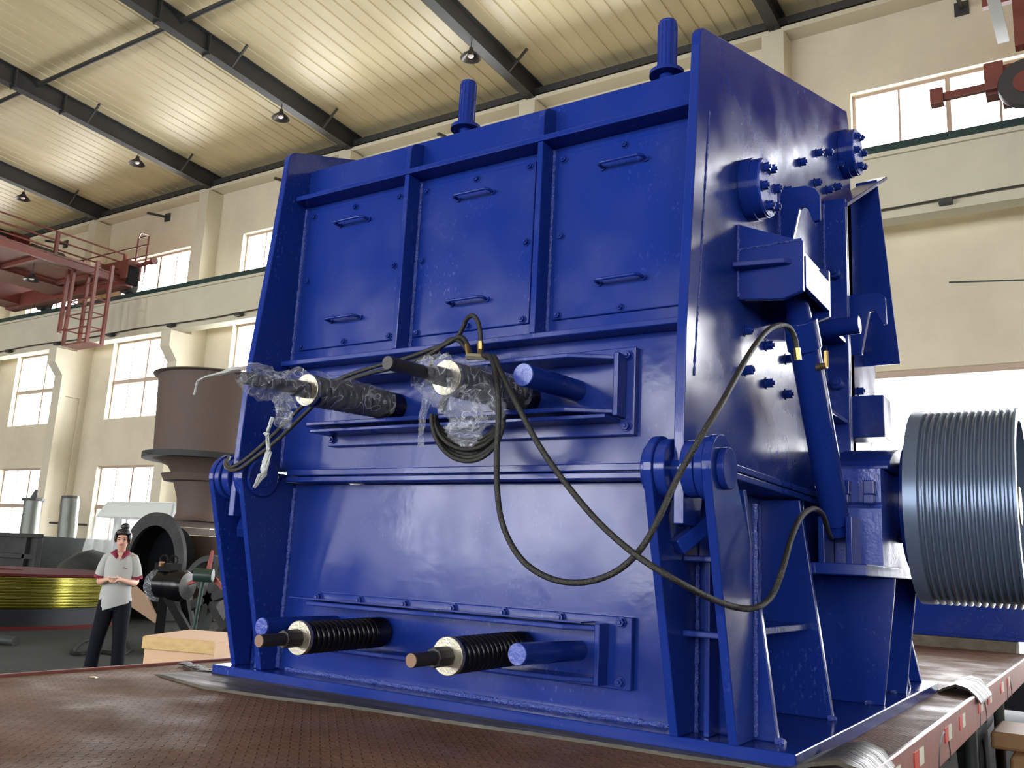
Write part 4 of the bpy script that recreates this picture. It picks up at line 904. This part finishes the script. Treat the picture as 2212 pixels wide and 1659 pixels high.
for j in range(nZ + 1):
    f = j / nZ; z = zt2 * (1 - f) + zb_ * f
    for i in range(nX + 1):
        g = i / nX; xl = (a.x - 0.25) * (1 - f ** 1.2) + lft.x * f ** 1.2; x = xl * (1 - g) + b.x * g
        vs.append((x, YM - 0.02 - 0.22 * f + 0.07 * math.sin(g * 46 + 2 * math.sin(f * 3)) * (0.2 + f), z))
o.add(vs, [(j * (nX + 1) + i, j * (nX + 1) + i + 1, (j + 1) * (nX + 1) + i + 1, (j + 1) * (nX + 1) + i) for j in range(nZ) for i in range(nX)])
o.build('plastic_skirt', filmb, tm, smooth=True)
# hump under dark plastic
a = P(172, 1212, 'y', 11.9)
o = MB(); o.lathe([(0.0, 0.85), (0.5, 0.82), (1.0, 0.62), (1.25, 0.3), (1.33, 0.0)], (a.x + 0.2, 12.05, FLOOR), (0, 0, 1), n=20)
tag(o.build('plastic_covered_hump', greyst, smooth=True, origin=(a.x + 0.2, 12.05, FLOOR)), 'rounded hump under grey plastic between the drum and the standing person', 'bundle')

# upright ring casing with dark opening
cR = P(325, 1217, 'y', 11.9); R1 = abs(P(325, 1106, 'y', 11.9).z - cR.z); 
rg = thing('ring_casing', (cR.x, 11.9, FLOOR), 'large grey steel ring casing with a black round opening, right behind the person', 'casing')
ax_ = Vector((0.0, 1, 0))
MB().lathe([(0, R1 * 0.74), (0, R1), (0.08, R1), (0.08, R1 * 0.74)], (cR.x, 11.9, cR.z), ax_, n=64, close=True).build('ring_flange', greyst, rg, smooth=True)
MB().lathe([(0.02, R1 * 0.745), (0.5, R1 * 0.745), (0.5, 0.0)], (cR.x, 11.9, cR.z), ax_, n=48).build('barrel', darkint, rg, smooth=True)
MB().box(cR.x - 0.6, cR.x + 0.6, 11.95, 12.3, FLOOR, cR.z - R1 * 0.6).build('foot', greyst, rg)
# brown gyratory-type assembly
def zx(px, py, y=13.4): q = P(px, py, 'y', y); return q
cX = P(462, 900, 'y', 13.4).x
def rad(px, py): return abs(P(px, py, 'y', 13.4).x - cX)
zt = lambda py: P(455, py, 'y', 13.4).z
bs = thing('crusher_shell', (cX, 13.4, FLOOR), 'tall rust-brown cylindrical crusher shell on a flanged pedestal, left of the blue crusher', 'crusher')
MB().lathe([(zt(992), 0.0), (zt(992), rad(380, 985)), (zt(826), rad(394, 830)), (zt(824), rad(388, 825)), (zt(822), rad(388, 825)), (zt(822), rad(394, 830) - 0.08), (zt(960), rad(394, 830) - 0.1), (zt(960), 0)], (cX, 13.4, 0), (0, 0, 1), n=64).build('drum', brown, bs, smooth=True)
MB().lathe([(zt(1000), 0), (zt(1000), rad(366, 990)), (zt(988), rad(366, 990)), (zt(988), 0)], (cX, 13.4, 0), (0, 0, 1), n=64).build('wide_flange', greyst, bs, smooth=True)
MB().lathe([(zt(1032), 0), (zt(1030), rad(402, 1025)), (zt(1012), rad(396, 1015)), (zt(1000), rad(378, 1000))], (cX, 13.4, 0), (0, 0, 1), n=64).build('throat', brown, bs, smooth=True)
MB().lathe([(zt(1048), 0), (zt(1044), rad(390, 1040)), (zt(1030), rad(387, 1030)), (zt(1030), 0)], (cX, 13.4, 0), (0, 0, 1), n=64).build('collar', brown, bs, smooth=True)
MB().lathe([(zt(1128), rad(398, 1120)), (zt(1110), rad(403, 1110)), (zt(1080), rad(405, 1080)), (zt(1044), rad(402, 1044))], (cX, 13.4, 0), (0, 0, 1), n=64).build('pedestal', brown, bs, smooth=True)
x0 = P(374, 1135, 'y', 12.7).x
for i, (pa_, pb_) in enumerate(((1128, 1141), (1143, 1157))):
    MB().box(x0, cX + (cX - x0), 12.7, 14.2, zt(pb_), zt(pa_)).build('square_flange', brown, bs, bevel=0.01)
o = MB(); z1 = zt(1160)
o.prism([(x0 + 0.12, z1), (x0 - 0.18, z1 - 0.5), (x0 - 0.18, z1 - 1.0), (x0 + 0.4, FLOOR), (cX + 1.5, FLOOR), (cX + 1.5, z1)], 'y', 12.8, 14.3); o.build('hopper', brown, bs, bevel=0.02)
# spoked wheel leaning at its foot
cw = P(445, 1290, 'y', 9.9)
wl = thing('spoked_casting', (cw.x, 9.9, FLOOR), 'dark spoked ring casting standing behind the green-hubbed stand, left of the crusher base', 'casting')
Rw = min(0.98, cw.z - FLOOR - 0.02)
o = MB(); o.lathe([(0, Rw * .86), (0, Rw), (0.2, Rw), (0.2, Rw * .86)], (cw.x, 9.9, FLOOR + Rw + 0.01), (0, 1, 0), n=48, close=True)
for k in range(6):
    a = k * PI / 3 + 0.3; o.bar((cw.x, 10.0, FLOOR + Rw), (cw.x + Rw * .9 * math.cos(a), 10.0, FLOOR + Rw + Rw * .9 * math.sin(a)), 0.14)
o.build('wheel', greyst, wl, smooth=False)
# black wrapped motor on a black stand
c = P(345, 1262, 'y', 8.6)
mo = thing('wrapped_motor', (c.x + 0.3, 8.8, FLOOR), 'black motor wrapped in shiny plastic on a black stand, right of the person', 'motor')
d = Vector((1.0, 0.25, 0)).normalized()
MB().lathe([(0.0, 0.05), (0.0, 0.19), (0.08, 0.20), (0.26, 0.185), (0.28, 0.215), (0.46, 0.23), (0.55, 0.19), (0.56, 0)], c - d * 0.05, d, n=32).build('housing', blackm, mo, smooth=True)
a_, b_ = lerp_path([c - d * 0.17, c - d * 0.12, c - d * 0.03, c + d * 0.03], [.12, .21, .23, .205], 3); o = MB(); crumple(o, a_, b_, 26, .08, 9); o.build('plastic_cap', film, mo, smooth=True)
MB().lathe([(0.0, 0.0), (0.0, 0.16), (0.02, 0.17)], c - d * 0.08, d, n=24).build('red_cap', maroon, mo, smooth=True)
o = MB(); o.bar(c + d * 0.1 + Vector((0, 0, -.15)), (c.x - 0.08, 8.75, FLOOR), 0.13); o.bar(c + d * 0.15 + Vector((0, 0, -.15)), (c.x + 0.62, 8.95, FLOOR), 0.11); o.bar((c.x, 9.3, FLOOR + 0.05), (c.x + 0.3, 8.8, c.z - 0.1), 0.10); o.build('stand', tyre, mo)
o = MB()
for k in (0, 1): 
    q = c + d * (0.02 + 0.18 * k) + Vector((0, 0, 0.36)); o.tube([q + Vector((0.09 * math.cos(t), 0, 0.06 * math.sin(t))) for t in [2 * PI * i / 14 for i in range(15)]], 0.012, n=6)
o.box(c.x - 0.10, c.x + 0.26, 8.55, 8.75, c.z + 0.19, c.z + 0.31); o.build('valve_block', tyre, mo)
MB().box(c.x + 0.06, c.x + 0.11, 8.5, 8.56, c.z + 0.26, c.z + 0.33).build('brass_valve', orange, mo)
# green-hubbed stand with red blades
c = P(440, 1243, 'y', 7.9)
fs_ = thing('bladed_stand', (c.x, 7.9, FLOOR), 'dark green cylinder with three red blades on a thin green post', 'stand')
d = Vector((-0.75, -0.55, 0)).normalized()
MB().cyl(c - d * 0.12, c + d * 0.12, 0.085, n=28).build('hub', grn, fs_, smooth=True); MB().cyl(c + d * 0.12, c + d * 0.125, 0.075, n=24).build('hub_glass', lampm, fs_)
for (ax0, ay0), (ax1, ay1) in (((449, 1229), (458, 1189)), ((463, 1252), (486, 1280)), ((424, 1252), (403, 1262))):
    p0 = P(ax0, ay0, 'y', 8.0); p1 = P(ax1, ay1, 'y', 8.0); w_ = (p1 - p0).normalized().cross(Vector((0, 1, 0))) * 0.035; dd_ = Vector((0, 0.03, 0))
    MB().add([p0 - w_, p0 + w_, p1 + w_ * .6, p1 - w_ * .3, p0 - w_ + dd_, p0 + w_ + dd_, p1 + w_ * .6 + dd_, p1 - w_ * .3 + dd_], [(0, 1, 2, 3), (7, 6, 5, 4), (0, 4, 5, 1), (1, 5, 6, 2), (2, 6, 7, 3), (3, 7, 4, 0)]).build('blade', fan_red, fs_, bevel=0.004)
o = MB(); o.cyl((c.x, c.y, c.z - 0.08), (c.x - 0.12, c.y, FLOOR + 0.03), 0.028, n=12); o.cyl((c.x - 0.12, c.y, FLOOR), (c.x - 0.12, c.y, FLOOR + 0.03), 0.2, n=20); o.build('post', grn, fs_, smooth=True)
# plywood crate
ca = P(316, 1395, 'y', 5.0)
crt = thing('plywood_crate', (-6.4, 5.0, FLOOR), 'pale plywood crate with pine battens beside the trailer', 'crate')
zt_ = -0.16
A_ = P(312, 1373, 'z', zt_); B_ = P(465, 1385, 'z', zt_); D_ = P(395, 1366, 'z', zt_); u_ = (B_ - A_); v_ = Vector((-u_.y, u_.x, 0)).normalized() * 0.9
B2 = B_
def quadbox(o, A, U, V, z0, z1):
    p = [A, A + U, A + U + V, A + V]; o.add([(q.x, q.y, z0) for q in p] + [(q.x, q.y, z1) for q in p], [(0, 3, 2, 1), (4, 5, 6, 7), (0, 1, 5, 4), (1, 2, 6, 5), (2, 3, 7, 6), (3, 0, 4, 7)]); return o
v_ = (P(505, 1378, 'z', zt_) - B_); v_ = v_.normalized() * 0.8
quadbox(MB(), A_ + u_ * .01 + v_ * .02, u_ * .98, v_ * .96, FLOOR, zt_ - 0.02).build('box', ply, crt, bevel=0.004)
quadbox(MB(), A_, u_, v_, zt_ - 0.02, zt_).build('lid', ply, crt, bevel=0.003)
un = u_.normalized(); vn = v_.normalized()
quadbox(MB(), A_ - vn * 0.025, u_, vn * 0.025 + v_ * .02, zt_ - 0.10, zt_ - 0.004).build('batten', pine, crt, bevel=0.003)
quadbox(MB(), B_ - un * 0.03, un * 0.035, -vn * 0.028, zt_ - 0.10, zt_ - 0.01).build('batten', pine, crt)
quadbox(MB(), B_ - un * 0.012 + v_ * 0.10, un * 0.014 , v_ * 0.35, zt_ - 0.42, zt_ - 0.17).build('paper_sheet', paper, crt)
# cardboard leaning behind the person
def sheet(name, pxs, y, label):
    pp = [P(x_, y_, 'y', y) for x_, y_ in pxs]; o = MB().prism([(q.x, q.z) for q in pp], 'y', y, y + 0.03)
    return tag(o.build(name, card, origin=tuple(pp[0])), label, 'cardboard')
sheet('cardboard_sheet', [(272, 1275), (292, 1266), (318, 1290), (341, 1342), (334, 1346), (300, 1322), (272, 1304)], 9.0, 'large tan cardboard sheet leaning against dark machinery, right of the person')
sheet('cardboard_sheet', [(340, 1286), (362, 1296), (358, 1314), (352, 1310)], 9.1, 'small tan cardboard scrap seen between the legs of the black motor stand')
pts = [P(x_, y_, 'z', FLOOR + 0.02) for x_, y_ in ((190, 1382), (175, 1388), (160, 1402), (158, 1410), (168, 1413), (185, 1411), (220, 1409), (255, 1413), (268, 1412), (280, 1402), (275, 1390), (262, 1384))]
tag(MB().tube(spline(pts, 5), 0.03, n=8).build('cable_loop', tyre, smooth=True, origin=pts[0]), 'black cable loop lying on the floor around the person', 'cable')
pa = P(-20, 1378, 'z', FLOOR + 0.05); pb = P(34, 1386, 'z', FLOOR + 0.05)
tag(MB().cyl(pa, pb, 0.06, n=16).build('steel_pipe', greyst, smooth=True, origin=pa), 'short grey pipe end on the floor in front of the drum, at the left edge', 'pipe')
# scored line on the wall right of the machine
a = P(2050, 610, 'y', WALLY - 0.01); b = P(2300, 602, 'y', WALLY - 0.01)
tag(MB().bar(a, b, 0.025).build('conduit', darksteel), 'thin dark conduit running along the wall above the bright gate', 'conduit')

# ------------------------------------------------------------------ the standing person
PF = Vector((-9.05, 6.1, FLOOR)); YAW = math.radians(50)
per = thing('person', PF, 'person in a grey polo shirt with crimson collar, looking down at a phone', 'person')
per.rotation_euler = (0, 0, YAW); per.scale = (0.88, 0.94, 1.0)
def skinmesh(name, nodes, edges, m, sub=2, parent=None, root=0):
    me = bpy.data.meshes.new(name); me.from_pydata([n_[0] for n_ in nodes], edges, []); me.update(); me.materials.append(m)
    o = bpy.data.objects.new(name, me); C.objects.link(o); o.parent = parent or per
    sk = o.modifiers.new('skin', 'SKIN'); sk.use_smooth_shade = True
    sv = me.skin_vertices[0].data
    for i, n_ in enumerate(nodes):
        r = n_[1]; sv[i].radius = r if isinstance(r, tuple) else (r, r); sv[i].use_root = (i == root)
    sb = o.modifiers.new('sub', 'SUBSURF'); sb.levels = sub; sb.render_levels = sub
    WORLD_O[o.name] = PF
    return o
# local frame: -Y is forward, +X is the person's left (right in the photo), 1.62 m tall; weight on the left leg
N_ = []; E_ = []
def nd(p, r, par=None):
    N_.append((p, r)); i = len(N_) - 1
    if par is not None: E_.append((par, i))
    return i
pel = nd((0.0, 0, 0.90), (0.13, 0.10)); sp1 = nd((-0.01, -0.005, 1.02), (0.11, 0.085), pel); sp2 = nd((0.0, 0.0, 1.17), (0.125, 0.09), sp1); ch = nd((0.0, 0.0, 1.30), (0.12, 0.085), sp2)
nk0 = nd((0.0, -0.005, 1.375), (0.055, 0.055), ch); nk1 = nd((0.0, -0.02, 1.42), (0.045, 0.048), nk0)
hd0 = nd((0.0, -0.047, 1.465), (0.066, 0.078), nk1); hd1 = nd((0.0, -0.041, 1.52), (0.080, 0.095), hd0); hd2 = nd((0.0, -0.025, 1.58), (0.069, 0.084), hd1)
for s in (1, -1):
    hp = nd((s * 0.085, 0, 0.85), 0.085, pel)
    kn = nd((s * 0.10 - (0.03 if s < 0 else 0), -0.02, 0.46), 0.056, hp); an = nd((s * 0.12 - (0.06 if s < 0 else 0), 0.02, 0.09), 0.04, kn); tt = nd((s * 0.13 - (0.06 if s < 0 else 0), -0.10, 0.03), 0.035, an)
    sh = nd((s * 0.145, 0.0, 1.32), 0.052, ch)
    el = nd((s * 0.215, 0.03, 1.06), 0.040, sh)
    fa = nd((s * 0.17, -0.13, 1.065), 0.036, el)
    wr = nd((s * 0.075 - 0.02, -0.25, 1.095), 0.024, fa)
    pm = nd((s * 0.035 - 0.02, -0.285, 1.10), (0.030, 0.018), wr)
    for k in range(4):
        b0 = Vector((s * 0.028 - 0.02, -0.30 - 0.0, 1.105)) + Vector((0, 0.012 - 0.014 * k, -0.010 * k))
        l = (0.034, 0.038, 0.036, 0.028)[k]
        f0 = nd(tuple(b0), 0.0085, pm); f1 = nd(tuple(b0 + Vector((-s * l * 0.6, -l * 0.5, -0.006))), 0.0078, f0); f2 = nd(tuple(b0 + Vector((-s * l * 1.0, -l * 0.35, 0.010))), 0.0068, f1)
    t0 = nd((s * 0.05 - 0.02, -0.275, 1.12), 0.010, wr); t1 = nd((s * 0.035 - 0.02, -0.30, 1.135), 0.0085, t0); t2 = nd((s * 0.015 - 0.02, -0.31, 1.135), 0.007, t1)
body = skinmesh('body', N_, E_, skin, 2)
# face, a little below the crown, looking down
def lump(name, c, r, m, par=None, n=16):
    if c[2] > 1.44: c = (c[0] * 1.12, -0.03 + (c[1] + 0.03) * 1.12, 1.43 + (c[2] - 1.43) * 1.12); r = tuple(q * 1.12 for q in r)
    o = MB(); vs = []; fs = []
    o.lathe([(-r[2] * math.cos(PI * k / 8), max(1e-4, math.sin(PI * k / 8))) for k in range(9)], (0, 0, 0), (0, 0, 1), n=n)
    o.v = [Vector((c[0] + v.x * r[0], c[1] + v.y * r[1], c[2] + v.z)) + PF for v in o.v]
    WORLD_O[per.name] = PF
    return o.build(name, m, par or per, smooth=True)
lump('nose', (0.0, -0.132, 1.487), (0.012, 0.016, 0.022), skin); lump('mouth', (0.0, -0.118, 1.458), (0.022, 0.010, 0.006), lipm)
for s in (1, -1):
    lump('eye', (s * 0.030, -0.122, 1.507), (0.014, 0.008, 0.005), hairm); lump('eyebrow', (s * 0.030, -0.122, 1.523), (0.018, 0.008, 0.0035), hairm); lump('ear', (s * 0.078, -0.030, 1.50), (0.010, 0.018, 0.026), skin)
lump('hair', (0.0, 0.005, 1.535), (0.090, 0.100, 0.085), hairm); lump('hair', (0.0, -0.055, 1.575), (0.075, 0.055, 0.040), hairm)
lump('hair_bun', (0.005, 0.015, 1.635), (0.048, 0.048, 0.036), hairm)
for s in (1, -1): lump('hair', (s * 0.072, -0.05, 1.53), (0.018, 0.04, 0.05), hairm)
def loft(name, rings, m, n=28, par=None):
    o = MB(); vs = []; fs = []
    for (cx, cy2, z, rx, ry, tl) in rings:
        for k in range(n):
            a = 2 * PI * k / n
            w_ = 1 + 0.03 * math.sin(5 * a + z * 30)
            vs.append(Vector((cx + rx * w_ * math.cos(a), cy2 + ry * w_ * math.sin(a), z + tl * math.cos(a))) + PF)
    for i in range(len(rings) - 1):
        for k in range(n):
            j = (k + 1) % n; fs.append((i * n + k, i * n + j, (i + 1) * n + j, (i + 1) * n + k))
    o.add(vs, fs); return o.build(name, m, par or per, smooth=True)
sh_ = loft('polo_shirt', [(0.0, 0, 0.80, 0.185, 0.135, 0.055), (0.0, 0, 0.84, 0.19, 0.135, 0.04), (-0.005, 0, 0.95, 0.175, 0.13, 0.01), (0.0, 0, 1.06, 0.165, 0.122, 0), (0.0, 0, 1.18, 0.178, 0.125, 0), (0.0, 0, 1.27, 0.182, 0.118, 0), (0.0, 0, 1.33, 0.165, 0.105, 0), (0.0, 0, 1.365, 0.115, 0.085, 0), (0, 0, 1.385, 0.068, 0.066, 0)], shirtm)
for s in (1, -1):
    def tubes(name, pts, rs, m, par): 
        o = MB(); o.tube([Vector(p) + PF for p in pts], rs, n=18, cap=False); return o.build(name, m, par, smooth=True)
    tubes('sleeve', [(s * 0.10, 0, 1.345), (s * 0.148, 0.0, 1.315), (s * 0.182, 0.01, 1.23), (s * 0.208, 0.02, 1.13)], [.046, .062, .066, .068], shirtm, sh_)
    tubes('cuff', [(s * 0.2075, 0.02, 1.132), (s * 0.2125, 0.024, 1.10)], [.070, .070], crims, sh_)
    tubes('trouser_leg', [(s * 0.075, 0, 0.92), (s * 0.088, 0, 0.80), (s * 0.10 - (0.02 if s < 0 else 0), -0.01, 0.60), (s * 0.11 - (0.035 if s < 0 else 0), -0.015, 0.45), (s * 0.12 - (0.05 if s < 0 else 0), 0.0, 0.25), (s * 0.125 - (0.06 if s < 0 else 0), 0.01, 0.05)], [.10, .108, .092, .082, .078, .082], trous, per)
    lump('shoe', (s * 0.13 - (0.06 if s < 0 else 0), -0.06, 0.032), (0.05, 0.12, 0.032), blackm)
    o = MB(); pz = [(0.012 * s, -0.10, 1.345), (s * 0.045, -0.085, 1.385), (s * 0.075, -0.03, 1.405), (s * 0.07, 0.03, 1.41), (s * 0.02, 0.06, 1.415)]
    vs = []
    for p in pz: vs += [Vector(p) + PF, Vector((p[0] * 1.35 + s * 0.02, p[1] * 1.25, p[2] - 0.035)) + PF]
    o.add(vs, [(2 * i, 2 * i + 1, 2 * i + 3, 2 * i + 2) for i in range(4)]); c_ = o.build('collar', crims, sh_, smooth=True); sd = c_.modifiers.new('t', 'SOLIDIFY'); sd.thickness = 0.006
o = MB().add([Vector(q) + PF for q in ((-0.03, -0.104, 1.375), (0.035, -0.104, 1.375), (0.008, -0.122, 1.29), (-0.03, -0.06, 1.375), (0.035, -0.06, 1.375), (0.008, -0.08, 1.29))], [(0, 1, 2), (5, 4, 3), (0, 3, 4, 1), (1, 4, 5, 2), (2, 5, 3, 0)]); o.build('open_neck', skin, sh_)
loft('trouser_seat', [(0, 0, 0.98, 0.14, 0.105, 0), (0, 0, 0.90, 0.165, 0.118, 0), (0, 0, 0.83, 0.178, 0.12, 0), (0, 0, 0.76, 0.165, 0.11, 0)], trous)
o = MB(); o.tube([Vector((0.055, -0.118, 1.215)) + PF, Vector((0.07, -0.117, 1.225)) + PF, Vector((0.085, -0.112, 1.212)) + PF, Vector((0.10, -0.105, 1.208)) + PF], 0.0035, n=5); o.build('shirt_mark', crims, sh_)
o = MB(); o.tube([Vector((0.068 - 0.02 + 0.028 * math.cos(t) * 0.5, -0.232 + 0.015 * math.cos(t), 1.09 + 0.028 * math.sin(t))) + PF for t in [2 * PI * i / 16 for i in range(17)]], 0.006, n=6); o.build('wristband', whitep, per, smooth=True)
# phone in the hands: a thing of its own
Rz = Matrix.Rotation(YAW, 4, 'Z')
ph = MB().box(-0.068, 0.030, -0.33, -0.278, 1.118, 1.127)
ph.v = [Rz @ v + PF for v in ph.v]
po = ph.build('mobile_phone', whitep, origin=Rz @ Vector((-0.02, -0.32, 1.12)) + PF, bevel=0.002); tag(po, 'slim pale mobile phone held in both hands by the standing person', 'phone')
